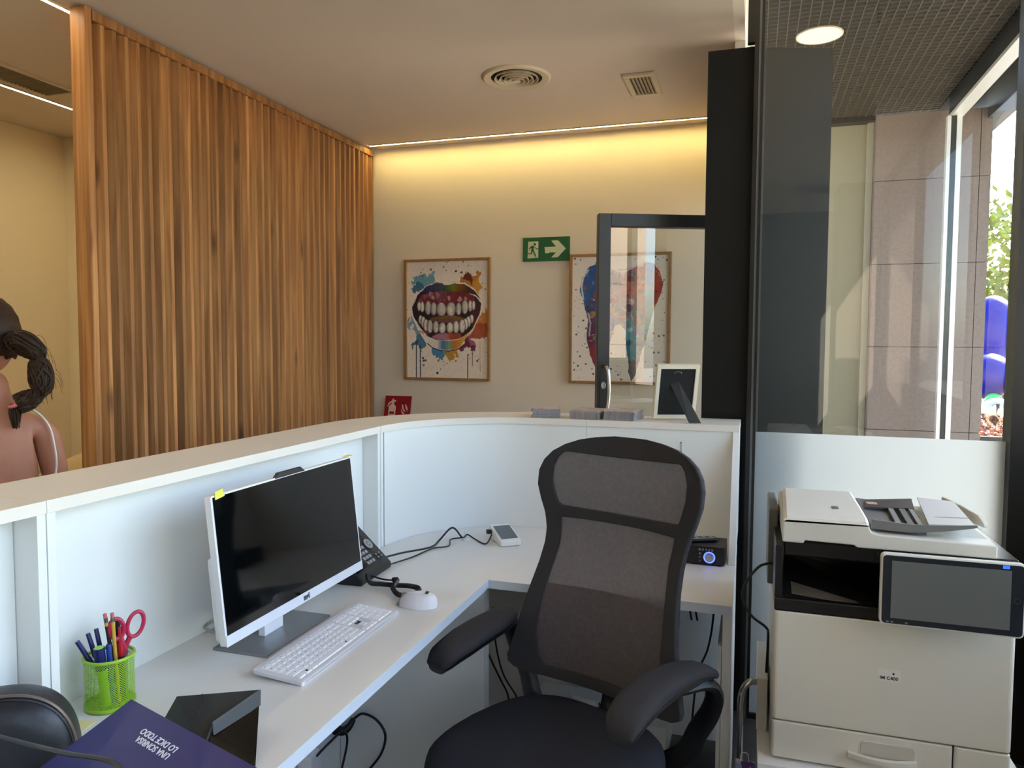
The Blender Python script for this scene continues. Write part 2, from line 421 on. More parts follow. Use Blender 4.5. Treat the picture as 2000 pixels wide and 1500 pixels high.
vent = thing('square_vent', 'small square cream air grille in the ceiling right of the round diffuser', 'vent', (-0.523, 3.585, CZ))
bm = NB()
for a in ((-0.073, 0.073, -0.155, -0.12), (-0.073, 0.073, 0.12, 0.155), (-0.073, -0.05, -0.12, 0.12), (0.05, 0.073, -0.12, 0.12)): box(bm, *a, -0.012, 0)
obj('frame', bm, CREAM, vent, bevel=0.003)
for k in range(6):
    x = -0.042 + k * 0.0165
    bm = NB(); slab(bm, [(x, -0.12, -0.001), (x + 0.012, -0.12, -0.010), (x + 0.012, 0.12, -0.010), (x, 0.12, -0.001)], (0.001, 0, 0.0012)); obj('blade', bm, CREAM, vent)
obj('throat', B(-0.05, 0.05, -0.12, 0.12, -0.0006, 0), mat('vent_dark2', (90, 80, 64), 0.9), vent)

gr = thing('long_grille', 'long narrow air conditioning grille in the side room ceiling', 'vent', (-3.27, 1.6, CZ))
bm = NB()
for a in ((-0.10, -0.085, -1.3, 1.3), (0.085, 0.10, -1.3, 1.3), (-0.085, 0.085, 1.27, 1.3), (-0.085, 0.085, -1.3, -1.27), (-0.085, 0.085, 0.70, 0.73)): box(bm, *a, -0.01, 0)
obj('frame', bm, CREAM, gr)
sb = obj('fin', B(-0.085, 0.085, -0.0015, 0.0015, -0.008, 0), mat('grille_fin', (150, 132, 104), 0.7), gr); sb.location = (0, 0.0, 0)
for k in range(1, 64): child(sb, 'fin', gr, (0, k * 0.02 if k < 36 or k > 36 else 0.75, 0))
obj('throat', B(-0.085, 0.085, -1.27, 1.27, -0.0006, 0), mat('vent_dark3', (84, 72, 52), 0.9), gr)

# ------------------------------------------------------------------ painted prints (numpy canvas -> vertex colours of a fine grid)
class Canvas:
    def __init__(s, w, h, x0, x1, y0, y1, bg):
        s.w, s.h = w, h
        s.X, s.Y = np.meshgrid(np.linspace(x0, x1, w), np.linspace(y0, y1, h))
        s.c = np.zeros((h, w, 3)) + np.array(bg, float)
        s.nz = sum(s.noise(k) / (1.6 ** i) for i, k in enumerate((6, 12, 24, 48)))
        s.nz2 = sum(s.noise(k) / (1.6 ** i) for i, k in enumerate((5, 11, 23, 50)))
    def noise(s, k):
        g = RNG.normal(size=(k + 2, k + 2)); yy = np.linspace(0, k, s.h); xx = np.linspace(0, k, s.w)
        yi, xi = yy.astype(int), xx.astype(int); fy = (yy - yi)[:, None]; fx = (xx - xi)[None]
        fy = fy * fy * (3 - 2 * fy); fx = fx * fx * (3 - 2 * fx)
        a = g[np.ix_(yi, xi)]; b = g[np.ix_(yi, xi + 1)]; c = g[np.ix_(yi + 1, xi)]; d = g[np.ix_(yi + 1, xi + 1)]
        return (a * (1 - fx) + b * fx) * (1 - fy) + (c * (1 - fx) + d * fx) * fy
    def poly(s, P, wob=0):
        X = s.X + wob * s.nz; Y = s.Y + wob * s.nz2; m = np.zeros(X.shape, bool); j = len(P) - 1
        for i in range(len(P)):
            xi, yi = P[i]; xj, yj = P[j]
            if yi != yj: m ^= ((yi > Y) != (yj > Y)) & (X < (xj - xi) * (Y - yi) / (yj - yi) + xi)
            j = i
        return m
    def ell(s, x, y, rx, ry, wob=0): return ((s.X + wob * s.nz - x) / rx) ** 2 + ((s.Y + wob * s.nz2 - y) / ry) ** 2 < 1
    def put(s, m, col, a=1.0):
        a = np.where(m, a, 0)[..., None]; s.c = s.c * (1 - a) + np.array(col, float) * a
    def line(s, pts, wd, col, a=1.0):
        m = np.zeros(s.X.shape, bool)
        for (x1, y1), (x2, y2) in zip(pts, pts[1:]):
            dx, dy = x2 - x1, y2 - y1; L2 = dx * dx + dy * dy + 1e-9
            t = np.clip(((s.X - x1) * dx + (s.Y - y1) * dy) / L2, 0, 1)
            m |= (s.X - x1 - t * dx) ** 2 + (s.Y - y1 - t * dy) ** 2 < wd * wd
        s.put(m, col, a)
    def mesh(s, name, W, H, parent, loc):
        xs = np.linspace(0, W, s.w + 1); zs = np.linspace(H, 0, s.h + 1)
        V = np.zeros(((s.h + 1) * (s.w + 1), 3), np.float32); V[:, 0] = np.tile(xs, s.h + 1); V[:, 2] = np.repeat(zs, s.w + 1)
        i = np.arange(s.h)[:, None] * (s.w + 1) + np.arange(s.w)[None]
        F = np.stack([i + s.w + 1, i + s.w + 2, i + 1, i], -1).reshape(-1, 4)
        me = bpy.data.meshes.new(name); me.vertices.add(len(V)); me.vertices.foreach_set('co', V.ravel())
        me.loops.add(F.size); me.loops.foreach_set('vertex_index', F.ravel().astype(np.int32))
        me.polygons.add(len(F)); me.polygons.foreach_set('loop_start', np.arange(0, F.size, 4, dtype=np.int32))
        me.update(calc_edges=True)
        ca = me.color_attributes.new('paint', 'FLOAT_COLOR', 'CORNER')
        col = np.clip(s.c / 255.0, 0, 1); col = np.where(col <= 0.04045, col / 12.92, ((col + 0.055) / 1.055) ** 2.4)
        col = np.concatenate([col.reshape(-1, 3), np.ones((s.w * s.h, 1))], 1).astype(np.float32)
        ca.data.foreach_set('color', np.repeat(col, 4, axis=0).ravel())
        me.materials.append(PAINT); o = bpy.data.objects.new(name, me); C.objects.link(o); o.parent = parent; o.location = loc
        return o

def framed(label, x, z, W, H, cv):
    t = thing('framed_print', label, 'picture', (x, YB - 0.026, z))
    fw = 0.016
    bm = NB(); box(bm, 0, fw, 0, 0.022, 0, H); box(bm, W - fw, W, 0, 0.022, 0, H); box(bm, fw, W - fw, 0, 0.022, 0, fw); box(bm, fw, W - fw, 0, 0.022, H - fw, H)
    obj('frame', bm, OAK, t, bevel=0.002)
    cv.mesh('print', W - 2 * fw, H - 2 * fw, t, (fw, 0.010, fw))
    obj('backing', B(fw, W - fw, 0.012, 0.02, fw, H - fw), OAK, t)
    return t

# the laughing mouth
cv = Canvas(220, 316, 80, 950, 110, 1375, (236, 222, 206))
def sp(x, y, rx, ry, col, a=0.9, wob=38): cv.put(cv.ell(x, y, rx, ry, wob), col, a)
for q in ((250, 330, 130, 90, (92, 150, 172)), (180, 400, 60, 60, (40, 96, 130)), (330, 270, 60, 40, (120, 170, 186)), (760, 290, 130, 80, (176, 110, 40)), (830, 380, 70, 90, (206, 140, 40)), (720, 270, 50, 50, (96, 34, 22)),
          (150, 780, 55, 110, (120, 150, 170)), (230, 950, 90, 110, (60, 112, 140)), (160, 1000, 30, 40, (40, 90, 120)), (890, 760, 55, 130, (196, 120, 52)), (860, 900, 70, 90, (170, 72, 44)), (780, 1010, 80, 90, (150, 80, 90)), (740, 1090, 50, 50, (96, 30, 70)),
          (420, 1120, 75, 100, (50, 120, 160)), (580, 1120, 70, 80, (190, 130, 40)), (500, 1090, 60, 40, (110, 140, 90)), (930, 660, 30, 60, (216, 160, 60))): sp(*q)
outer = [(125, 600), (165, 500), (230, 420), (300, 370), (400, 332), (500, 352), (590, 322), (700, 345), (800, 400), (885, 520), (892, 590), (860, 720), (800, 860), (700, 980), (640, 1060), (520, 1082), (400, 1078), (300, 1015), (205, 870), (125, 690)]
cv.put(cv.poly(outer, 4), (238, 230, 216)); 
up = [(150, 560), (190, 470), (290, 385), (400, 345), (500, 364), (590, 335), (700, 358), (800, 420), (880, 530), (820, 480), (700, 440), (560, 425), (520, 435), (400, 445), (260, 470)]
m = cv.poly(up, 5); t_ = np.clip((cv.X - 150) / 730, 0, 1)
ramp = np.stack([np.interp(t_, [0, .2, .38, .5, .6, .72, .85, 1], v) for v in ((40, 62, 60, 60, 150, 150, 110, 60), (36, 60, 90, 130, 140, 90, 50, 30), (60, 110, 120, 60, 30, 30, 50, 50))], -1)
cv.c = np.where(m[..., None], ramp * (0.85 + 0.12 * cv.nz[..., None]), cv.c)
inner = [(128, 600), (190, 490), (280, 460), (400, 440), (520, 430), (600, 428), (720, 445), (830, 500), (882, 570), (860, 690), (800, 830), (730, 910), (640, 950), (520, 966), (400, 962), (310, 925), (225, 830), (150, 710)]
m = cv.poly(inner, 3); cv.put(m, (38, 20, 30)); cv.put(m & (cv.nz > 0.6), (84, 24, 40), 0.8); cv.put(m & (cv.X > 780), (96, 34, 44), 0.6)
g = m & cv.ell(510, 520, 300, 110); cv.put(g, (126, 38, 50)); cv.put(g & (cv.nz2 > 0.5), (170, 90, 92), 0.8)
for x, y in ((320, 490), (400, 500), (510, 500), (620, 495), (690, 500)): cv.put(cv.ell(x, y, 24, 34, 16), (226, 190, 186), 0.8)
cv.put(m & cv.ell(510, 735, 190, 42, 5), (128, 92, 40)); cv.put(m & cv.ell(500, 750, 150, 25, 8), (120, 66, 90), 0.7)
cv.put(m & cv.ell(510, 925, 150, 40, 8), (176, 120, 138)); cv.put(m & cv.ell(600, 920, 70, 40, 8), (160, 70, 50))
TH = [(245, 600, 24, 60), (210, 590, 20, 55), (765, 595, 24, 62), (800, 590, 18, 52), (310, 610, 34, 78), (708, 605, 34, 76), (372, 622, 34, 72), (642, 625, 30, 68), (455, 628, 54, 76), (560, 628, 52, 78),
      (225, 740, 22, 48), (780, 735, 22, 48), (255, 765, 25, 60), (745, 765, 28, 60), (285, 800, 28, 66), (715, 790, 30, 62), (330, 815, 32, 74), (680, 812, 34, 74), (395, 820, 34, 68), (614, 822, 34, 68), (465, 832, 40, 62), (548, 830, 38, 62)]
for i, (x, y, a, b_) in enumerate(TH):
    cv.put(cv.ell(x, y, a + 4, b_ + 4), (46, 30, 36))
    tm = cv.ell(x, y, a, b_); cv.put(tm, (150, 140, 140)); cv.put(tm & (cv.nz > 0.3), (138, 126, 130)); cv.put(cv.ell(x + 3, y - 3, a * 0.75, b_ * 0.9), (214, 206, 190)); cv.put(cv.ell(x + 4, y - 10, a * 0.4, b_ * 0.6), (236, 230, 216))
low = [(300, 930), (400, 968), (520, 972), (640, 956), (730, 915), (810, 830), (780, 900), (700, 985), (640, 1056), (520, 1076), (400, 1070), (310, 1010)]
m = cv.poly(low, 6); t_ = np.clip((cv.X - 300) / 500, 0, 1)
ramp = np.stack([np.interp(t_, [0, .22, .34, .48, .6, .75, 1], v) for v in ((230, 222, 70, 130, 200, 206, 232), (222, 214, 120, 160, 120, 160, 216), (208, 200, 160, 130, 40, 50, 190))], -1)
cv.c = np.where(m[..., None], ramp, cv.c)
cv.line([(300, 1000), (360, 1050), (450, 1078), (540, 1082), (640, 1060), (700, 1010)], 5, (40, 30, 50))
for pts, wd, col in (([(178, 990), (180, 1374)], 6, (40, 44, 70)), ([(222, 1020), (224, 1374)], 5, (40, 44, 70)), ([(740, 1120), (740, 1374)], 5, (130, 70, 70)), ([(790, 1080), (788, 1240)], 4, (130, 90, 60)), ([(870, 980), (872, 1300)], 3, (190, 140, 100)), ([(140, 1000), (136, 1060)], 8, (40, 90, 120))): cv.line(pts, wd, col, 0.9)
for k in range(90):
    a = random.uniform(0, 2 * PI); q = random.uniform(1.0, 1.28); x, y = 515 + 440 * q * math.cos(a), 700 + 480 * q * math.sin(a); s_ = random.choice((4, 5, 6, 8, 13)); cv.put(cv.ell(x, y, s_, s_), random.choice(((50, 40, 50), (80, 120, 140), (150, 90, 50), (110, 80, 80))), 0.85)
cv.put(cv.ell(412, 1326, 12, 14), (40, 40, 50))
m = cv.poly(outer, 2); cv.put(m & (cv.nz2 > 0.9) & (cv.Y < 560), (60, 30, 70), 0.4); cv.put(m & (cv.nz < -1.2), (30, 22, 34), 0.15); cv.put(m & (cv.nz2 < -1.1) & (cv.Y > 860), (190, 90, 60), 0.5)
cv.c = cv.c * (1 + 0.018 * cv.noise(70)[..., None])
framed('framed watercolour print of a grinning mouth with big teeth, left of the green exit sign', -2.100, 1.222, 0.572, 0.752, cv)

# the paint-splashed tooth
cv = Canvas(230, 300, 90, 1040, 140, 1385, (234, 224, 212))
tooth = [(160, 480), (180, 340), (240, 240), (320, 205), (420, 230), (520, 275), (600, 282), (690, 240), (780, 185), (880, 200), (960, 300), (995, 420), (975, 520), (920, 640), (890, 760), (850, 900), (800, 1050), (760, 1200), (725, 1330), (690, 1382), (660, 1290), (655, 1150), (640, 1000), (620, 880), (575, 812), (520, 835), (485, 960), (455, 1120), (445, 1290), (410, 1330), (330, 1265), (280, 1120), (255, 950), (262, 800), (245, 690), (200, 610)]
cv.put(cv.poly(tooth, 9), (70, 74, 110))
m = cv.poly(tooth, 5); tx = np.clip((cv.X - 160) / 830, 0, 1); ty = np.clip((cv.Y - 200) / 1180, 0, 1)
up = np.stack([np.interp(tx, [0, .18, .4, .55, .75, 1], v) for v in ((60, 50, 150, 170, 190, 150), (120, 90, 150, 110, 100, 60), (170, 150, 180, 110, 60, 50))], -1)
dn_ = np.stack([np.interp(tx, [0, .12, .3, .45, .65, .72, 1], v) for v in ((90, 110, 130, 110, 60, 50, 150), (60, 40, 70, 150, 130, 120, 60), (110, 70, 130, 190, 140, 140, 60))], -1)
mixv = np.clip((ty - 0.25) / 0.35, 0, 1)[..., None]
cv.c = np.where(m[..., None], (up * (1 - mixv) + dn_ * mixv) * (0.95 + 0.12 * cv.nz2[..., None]), cv.c)
pal = [(40, 90, 160), (190, 90, 50), (220, 170, 60), (70, 130, 80), (130, 40, 80), (90, 170, 190), (200, 60, 60), (230, 225, 215), (60, 40, 80), (160, 70, 130)]
for k in range(230):
    x, y = random.uniform(150, 1000), random.uniform(200, 1380); s_ = random.uniform(7, 34)
    cv.put(m & cv.ell(x, y, s_, s_ * random.uniform(0.6, 1.8), 8), random.choice(pal), 0.6)
for k in range(90):
    x, y = random.uniform(150, 1000), random.uniform(250, 1380); a = random.uniform(0, PI); l = random.uniform(15, 70)
    mm = cv.c.copy(); cv.line([(x, y), (x + l * math.cos(a), y + l * math.sin(a))], 3, random.choice(((40, 36, 46), (235, 230, 220))), 0.7); cv.c = np.where(m[..., None], cv.c, mm)
cv.put(m & (cv.Y > 1180) & (cv.X > 600), (86, 30, 44), 0.6); cv.put(m & (cv.X > 640) & (cv.Y > 980) & (cv.Y < 1180), (20, 110, 130), 0.5); cv.put(m & (cv.X < 480) & (cv.Y > 1050), (150, 50, 40), 0.6)
cv.put(m & cv.ell(290, 330, 120, 130, 20), (36, 88, 160), 0.55); cv.put(m & cv.ell(880, 330, 120, 140, 20), (180, 80, 40), 0.5)
cv.line([(200, 560), (180, 430), (200, 340), (250, 270)], 8, (236, 236, 236), 0.8); cv.line([(450, 245), (540, 290), (620, 290), (700, 250), (800, 195), (900, 215)], 9, (226, 222, 224), 0.9); cv.line([(250, 700), (275, 800), (265, 930)], 8, (220, 220, 230), 0.7)
for k in range(260):
    x, y = random.uniform(100, 1030), random.uniform(150, 1370)
    if 350 < x < 850 and y < 1000 and random.random() < 0.8: continue
    s_ = random.choice((3, 4, 5, 7, 10)); cv.put(cv.ell(x, y, s_, s_, 2), random.choice(((50, 40, 50), (60, 60, 90), (120, 50, 80), (60, 120, 140))), 0.85)
framed('framed print of a paint-splashed tooth hanging behind the open glass door', -1.034, 1.222, 0.585, 0.752, cv)

# ------------------------------------------------------------------ safety signs
GREEN = mat('sign_green', (22, 96, 52), 0.4); CREAMW = mat('sign_cream', (206, 212, 176), 0.5); RED = mat('sign_red', (150, 18, 30), 0.4); PINK = mat('sign_pale', (226, 190, 180), 0.5)
ex = thing('exit_sign', 'green emergency exit sign with running figure and arrow on the back wall', 'sign', (-1.327, YB - 0.006, 1.942))
SW, SH = 0.288, 0.141
obj('plate', B(0, SW, 0, 0.005, 0, SH), GREEN, ex, bevel=0.001)
def sg(P, y=-0.0008):      # sign pixels (230..1725, 245..1035) -> plate
    return [((p[0] - 225) / 1500 * SW, y, (1040 - (p[1] + (p[0] - 225) * 0.025)) / 790 * SH) for p in P]
bm = NB(); slab(bm, sg([(400, 375), (725, 365), (725, 905), (380, 930)]), (0, 0.0009, 0)); obj('doorway', bm, CREAMW, ex)
bm = NB(); slab(bm, sg([(1140, 350), (1350, 340), (1600, 610), (1345, 895), (1140, 905), (1290, 735), (1070, 735), (1060, 765), (945, 765), (925, 560), (1290, 545)]), (0, 0.0009, 0)); obj('arrow', bm, CREAMW, ex)
bm = NB()
hc = sg([(612, 465)], -0.0016)[0]; slab(bm, [(hc[0] + 0.008 * math.cos(2 * PI * k / 16), hc[1], hc[2] + 0.008 * math.sin(2 * PI * k / 16)) for k in range(16)], (0, 0.0007, 0))
for P in ([(500, 520), (590, 520), (560, 680), (520, 690)], [(500, 520), (540, 545), (450, 625), (415, 615)], [(570, 540), (600, 545), (680, 605), (740, 600), (735, 630), (670, 632)], [(505, 620), (555, 640), (520, 790), (385, 790), (385, 765), (490, 760)], [(530, 640), (575, 640), (660, 850), (655, 895), (625, 870)]):
    slab(bm, sg(P, -0.0016), (0, 0.0007, 0))
obj('running_figure', bm, GREEN, ex)

fs = thing('fire_sign', 'red fire extinguisher sign low on the back wall beside the slat screen', 'sign', (-2.243, YB - 0.04, 0.955), rot=(math.radians(-13), 0, 0))
obj('plate', B(0, 0.182, 0, 0.004, 0, 0.165), RED, fs)
def fg(P): return [((p[0] - 0.0) * 0.182, -0.0012, 0.165 - p[1] * 0.165) for p in P]
bm = NB()
for P in ([(0.16, 0.42), (0.24, 0.34), (0.36, 0.34), (0.43, 0.42), (0.43, 0.62), (0.16, 0.62)], [(0.16, 0.62), (0.20, 0.62), (0.20, 0.72), (0.16, 0.72)], [(0.39, 0.62), (0.43, 0.62), (0.43, 0.72), (0.39, 0.72)], [(0.16, 0.72), (0.43, 0.72), (0.43, 0.98), (0.16, 0.98)],
          [(0.25, 0.20), (0.42, 0.17), (0.42, 0.23), (0.35, 0.25), (0.35, 0.34), (0.26, 0.34), (0.26, 0.26), (0.16, 0.36), (0.12, 0.44), (0.10, 0.42), (0.14, 0.28)], [(0.28, 0.12), (0.33, 0.12), (0.34, 0.19), (0.26, 0.20)],
          ):
    slab(bm, fg(P), (0, 0.0011, 0))
obj('extinguisher_symbol', bm, PINK, fs)
bm = NB()
for P in ([(0.66, 0.34), (0.70, 0.34), (0.74, 0.50), (0.84, 0.62), (0.74, 0.58), (0.68, 0.48)], [(0.78, 0.32), (0.80, 0.32), (0.88, 0.46), (0.90, 0.58), (0.82, 0.50)], [(0.64, 0.50), (0.68, 0.58), (0.80, 0.70), (0.72, 0.72), (0.66, 0.62)], [(0.60, 0.74), (0.72, 0.74), (0.86, 0.72), (0.80, 0.88), (0.66, 0.92)]):
    slab(bm, fg(P), (0, 0.0011, 0))
obj('flame_symbol', bm, PINK, fs)
bm = NB(); slab(bm, [(0.04, 0.004, 0.02), (0.14, 0.004, 0.02), (0.14, 0.004, 0.15), (0.04, 0.004, 0.15)], (0, 0.002, 0)); obj('mounting_pad', bm, PLW, fs)
# ------------------------------------------------------------------ reception counter: four joined units and one worktop
TZ = 1.17; TT = 0.024; XI, XO = -1.225, -1.458; CX, CY = -0.77, 2.31; RI, RO = 0.455, 0.688; YI, YO = CY + RI, CY + RO
DZ = 0.74
def arc(r, a0, a1, n=24): return [(CX + r * math.cos(math.radians(a0 + (a1 - a0) * k / n)), CY + r * math.sin(math.radians(a0 + (a1 - a0) * k / n))) for k in range(n + 1)]
def straight_unit(label, y0, y1, right_side=True):
    t = thing('counter_unit', label, 'counter', (0, 0, 0), 0, None)
    obj('top_ledge', B(XO, XI, y0 + 0.0004, y1 - 0.0004, TZ - TT, TZ), LEDGE, t, bevel=0.001)
    obj('back_panel', B(-1.31, -1.285, y0 + 0.02, y1 - 0.02, 0.0, TZ - TT), LAM, t)
    obj('outer_panel', B(XO + 0.012, XO + 0.03, y0 + 0.02, y1 - 0.02, 0.0, TZ - TT), LAM, t)
    obj('side_panel', B(XO + 0.012, XI - 0.002, y0 + 0.001, y0 + 0.019, DZ + 0.001, TZ - TT), LAM, t, bevel=0.0008)
    obj('side_panel', B(XO + 0.012, XI - 0.002, y1 - 0.019, y1 - 0.001, DZ + 0.001, TZ - TT), LAM, t, bevel=0.0008)
    return t
straight_unit('white reception counter section nearest the camera, left of the double upright', -0.30, 1.022)
straight_unit('long white straight reception counter section behind the computer', 1.022, 2.308)
XS = -0.60
ct = thing('counter_unit', 'white curved corner section of the reception counter', 'counter')
bm = NB(); prism(bm, [(XI, CY + 0.0006)] + arc(RI, 180, 90) + [(XS, YI), (XS, YO)] + arc(RO, 90, 180) + [(XO, CY + 0.0006)], TZ - TT, TZ); obj('top_ledge', bm, LEDGE, ct, smooth=True)
bm = NB(); prism(bm, arc(RI + 0.006, 176, 90) + [(XS + 0.001, YI + 0.006), (XS + 0.001, YI + 0.024)] + arc(RI + 0.024, 90, 176), 0.0, TZ - TT); obj('back_panel', bm, LAM, ct, smooth=True)
bm = NB(); prism(bm, arc(RO - 0.03, 176, 90) + [(XS + 0.001, YO - 0.03), (XS + 0.001, YO - 0.012)] + arc(RO - 0.012, 90, 176), 0.0, TZ - TT); obj('outer_panel', bm, LAM, ct)
obj('side_panel', B(XO + 0.012, XI - 0.002, CY + 0.001, CY + 0.019, DZ + 0.001, TZ - TT), LAM, ct, bevel=0.0008)
rt = thing('counter_unit', 'white right end section of the reception counter beside the black pier', 'counter')
XE = -0.042
obj('top_ledge', B(XS + 0.0006, XE, YI, YO, TZ - TT, TZ), LEDGE, rt, bevel=0.001)
obj('back_panel', B(XS + 0.002, XE - 0.022, YI + 0.006, YI + 0.024, 0.0, TZ - TT), LAM, rt)
obj('outer_panel', B(XS + 0.002, XE - 0.022, YO - 0.03, YO - 0.012, 0.0, TZ - TT), LAM, rt)
bm = NB(); slab(bm, [(XE - 0.022, YI + 0.002, TZ - TT), (XE - 0.022, 2.50, DZ + 0.001), (XE - 0.022, YO - 0.012, DZ + 0.001), (XE - 0.022, YO - 0.012, TZ - TT)], (0.021, 0, 0)); obj('side_panel', bm, LAM, rt)
obj('end_panel', B(XE - 0.024, XE, 2.112, 2.70, 0.0, DZ - 0.027), LAM, rt, bevel=0.0008)
obj('end_panel', B(XE - 0.036, XE - 0.025, 2.118, 2.70, 0.0, 0.62), LAM, rt)
# worktop
wt = thing('worktop', 'continuous white L shaped desk worktop inside the reception counter', 'worktop')
pts = [(-0.755, -0.30), (-0.755, 2.105), (XE, 2.105), (XE, YI + 0.004)] + arc(RI + 0.004, 90, 176, 16) + [(-1.284, 2.284), (-1.284, -0.30)]
bm = NB(); prism(bm, pts[::-1], DZ - 0.026, DZ); obj('board', bm, mat('desk_laminate', (226, 224, 220), 0.35, bump=(300, 0.03)), wt)
EDGE = mat('edge_band', (214, 224, 236), 0.35)
bm = NB(); prism(bm, [(-0.755, -0.30), (-0.754, -0.30), (-0.754, 2.104), (XE, 2.104), (XE, 2.105), (-0.755, 2.105)], DZ - 0.026, DZ - 0.0004); obj('edge_band', bm, EDGE, wt)
obj('support_panel', B(-1.282, -0.775, 2.125, 2.143, 0, DZ - 0.027), LAM, wt, bevel=0.0008)
obj('support_panel', B(-1.20, -0.772, 2.144, 2.162, 0, DZ - 0.027), LAM, wt, bevel=0.0008)

# ------------------------------------------------------------------ things on the ledge
PAPER = mat('brochure_paper', (206, 200, 200), 0.5, noise=(60, 0.12)); PCOV = mat('brochure_cover', (190, 170, 160), 0.35, noise=(22, 0.35)); PEDGE = mat('brochure_grey', (150, 146, 148), 0.5, noise=(90, 0.25))
ORD = ('', 'second', 'third', 'fourth', 'fifth', 'sixth', 'seventh', 'eighth', 'ninth', 'tenth')
def stack(n, cx, cy, w_, d_, rz, group, toplabel, label, spread, lift=0.0035):
    first = None
    for k in range(n):
        m = PCOV if k == n - 1 else (PAPER if k % 2 else PEDGE)
        me_ = NB()
        if first is None or k == n - 1:
            box(me_, -w_ / 2, w_ / 2, -d_ / 2, d_ / 2, 0, lift - 0.0005)
            o = obj('brochure', me_, m); first = first or o
        else:
            me_.free(); o = first.copy(); C.objects.link(o)
            if k % 2: o.data = first.data
        o.location = (cx + random.uniform(-1, 1) * spread, cy + random.uniform(-1, 1) * spread, TZ + 0.0005 + k * lift)
        o.rotation_euler = (0, 0, rz + random.uniform(-1, 1) * spread * 8)
        tag(o, toplabel if k == n - 1 else ORD[n - 1 - k] + ' brochure from the top of the ' + label, 'brochure', group)
stack(9, -0.775, 2.835, 0.105, 0.105, 0.25, 'brochures in the left messy stack', 'topmost brochure of the leftmost messy stack on the counter', 'leftmost messy stack on the counter', 0.006, 0.0042)
stack(9, -0.606, 2.855, 0.115, 0.15, -0.10, 'brochures in the middle stack', 'topmost brochure of the middle neat stack on the counter, below the door handle', 'middle neat stack on the counter', 0.001, 0.0036)
stack(10, -0.470, 2.855, 0.118, 0.15, -0.12, 'brochures in the right stack', 'topmost brochure of the right stack, just left of the photo frame', 'right stack beside the photo frame', 0.002, 0.0036)

pf = thing('photo_frame', 'white photo frame seen from behind, standing on the counter end by the black pier', 'photo frame', (-0.282, 2.862, TZ + 0.0075), rot=(math.radians(17), 0, math.radians(20)))
W2, H2 = 0.158, 0.212; fw = 0.014
bm = NB()
for a in ((-W2 / 2, -W2 / 2 + fw, 0, H2), (W2 / 2 - fw, W2 / 2, 0, H2), (-W2 / 2 + fw, W2 / 2 - fw, 0, fw), (-W2 / 2 + fw, W2 / 2 - fw, H2 - fw, H2)): box(bm, a[0], a[1], 0, 0.022, a[2], a[3])
obj('frame', bm, mat('frame_white', (232, 222, 200), 0.5), pf, bevel=0.001)
obj('backing', B(-W2 / 2 + fw, W2 / 2 - fw, 0.006, 0.012, fw, H2 - fw), mat('frame_back', (22, 22, 22), 0.8, bump=(500, 0.1)), pf)
bm = NB(); slab(bm, [(-0.024, 0.004, 0.135), (0.004, 0.004, 0.150), (0.070, -0.112, 0.029), (0.026, -0.112, 0.029)], (0.0005, 0.0025, 0)); obj('easel_leg', bm, mat('easel', (50, 50, 48), 0.8, bump=(500, 0.1)), pf)
bm = NB(); tube(bm, [(-0.012, 0.003, 0.178), (-0.01, 0.0, 0.186), (0.01, 0.0, 0.186), (0.012, 0.003, 0.178)], 0.0012, 6); obj('hook', bm, CHROME, pf)

# ------------------------------------------------------------------ computer
def face_x(loc, rotz=0.0, tilt=0.0):     # local x -> +Y (viewer's right), local y -> -X (away from viewer), z up
    return Matrix.Translation(loc) @ Matrix.Rotation(PI / 2 + rotz, 4, 'Z') @ Matrix.Rotation(tilt, 4, 'X')
pc = thing('all_in_one_computer', 'white all-in-one desktop computer with a dark screen on the desk', 'computer', (-1.074, 1.6115, 0), PI / 2 + 0.008)
MW, MB, MT = 0.597, 0.800, 1.130; MHH = MT - MB
lean = Matrix.Translation((0, 0, MB)) @ Matrix.Rotation(math.radians(-6.3), 4, 'X')
def leaned(bm): bmesh.ops.transform(bm, matrix=lean, verts=bm.verts[:]); return bm
bm = NB(); prism(bm, rrect(-MW / 2, MW / 2, 0, MHH, 0.006, 3), 0, 0.016); bmesh.ops.transform(bm, matrix=Matrix(((1, 0, 0, 0), (0, 0, 1, 0), (0, 1, 0, 0), (0, 0, 0, 1))), verts=bm.verts[:])
obj('housing', leaned(bm), PLW, pc)
obj('screen', leaned(B(-MW / 2 + 0.006, MW / 2 - 0.006, -0.0012, 0.0, 0.024, MHH - 0.004)), SCREEN, pc)
obj('chin', leaned(B(-MW / 2, MW / 2, -0.0022, 0.0, 0.0, 0.024)), mat('chin_silver', (226, 230, 240), 0.3), pc, bevel=0.0005)
bm = NB(); prism(bm, [(-0.070, MHH - 0.003), (-0.05, MHH + 0.011), (0.045, MHH + 0.011), (0.065, MHH - 0.003)], 0.0, 0.010); bmesh.ops.transform(bm, matrix=Matrix(((1, 0, 0, 0), (0, 0, 1, -0.001), (0, 1, 0, 0), (0, 0, 0, 1))), verts=bm.verts[:])
obj('camera_bump', leaned(bm), PLK, pc, bevel=0.002)
obj('rear_shell', leaned(B(-MW / 2 + 0.012, MW / 2 - 0.012, 0.016, 0.040, 0.004, MHH * 0.58)), PLW, pc, bevel=0.008)
obj('stand_neck', B(-0.107, -0.032, 0.042, 0.060, DZ + 0.006, MB + 0.06), PLW, pc, bevel=0.001)
obj('stand_base', B(-0.200, 0.072, -0.030, 0.118, DZ + 0.0005, DZ + 0.006), mat('base_silver', (150, 154, 158), 0.35, metal=0.7), pc, bevel=0.001)
bm = NB(); tube(bm, [(-0.08, 0.13, DZ + 0.022), (-0.09, 0.20, DZ + 0.020), (-0.125, 0.203, DZ + 0.014), (-0.135, 0.14, DZ + 0.010)], 0.004, 8, 4); obj('cable_hook', bm, CHROME, pc, smooth=True)
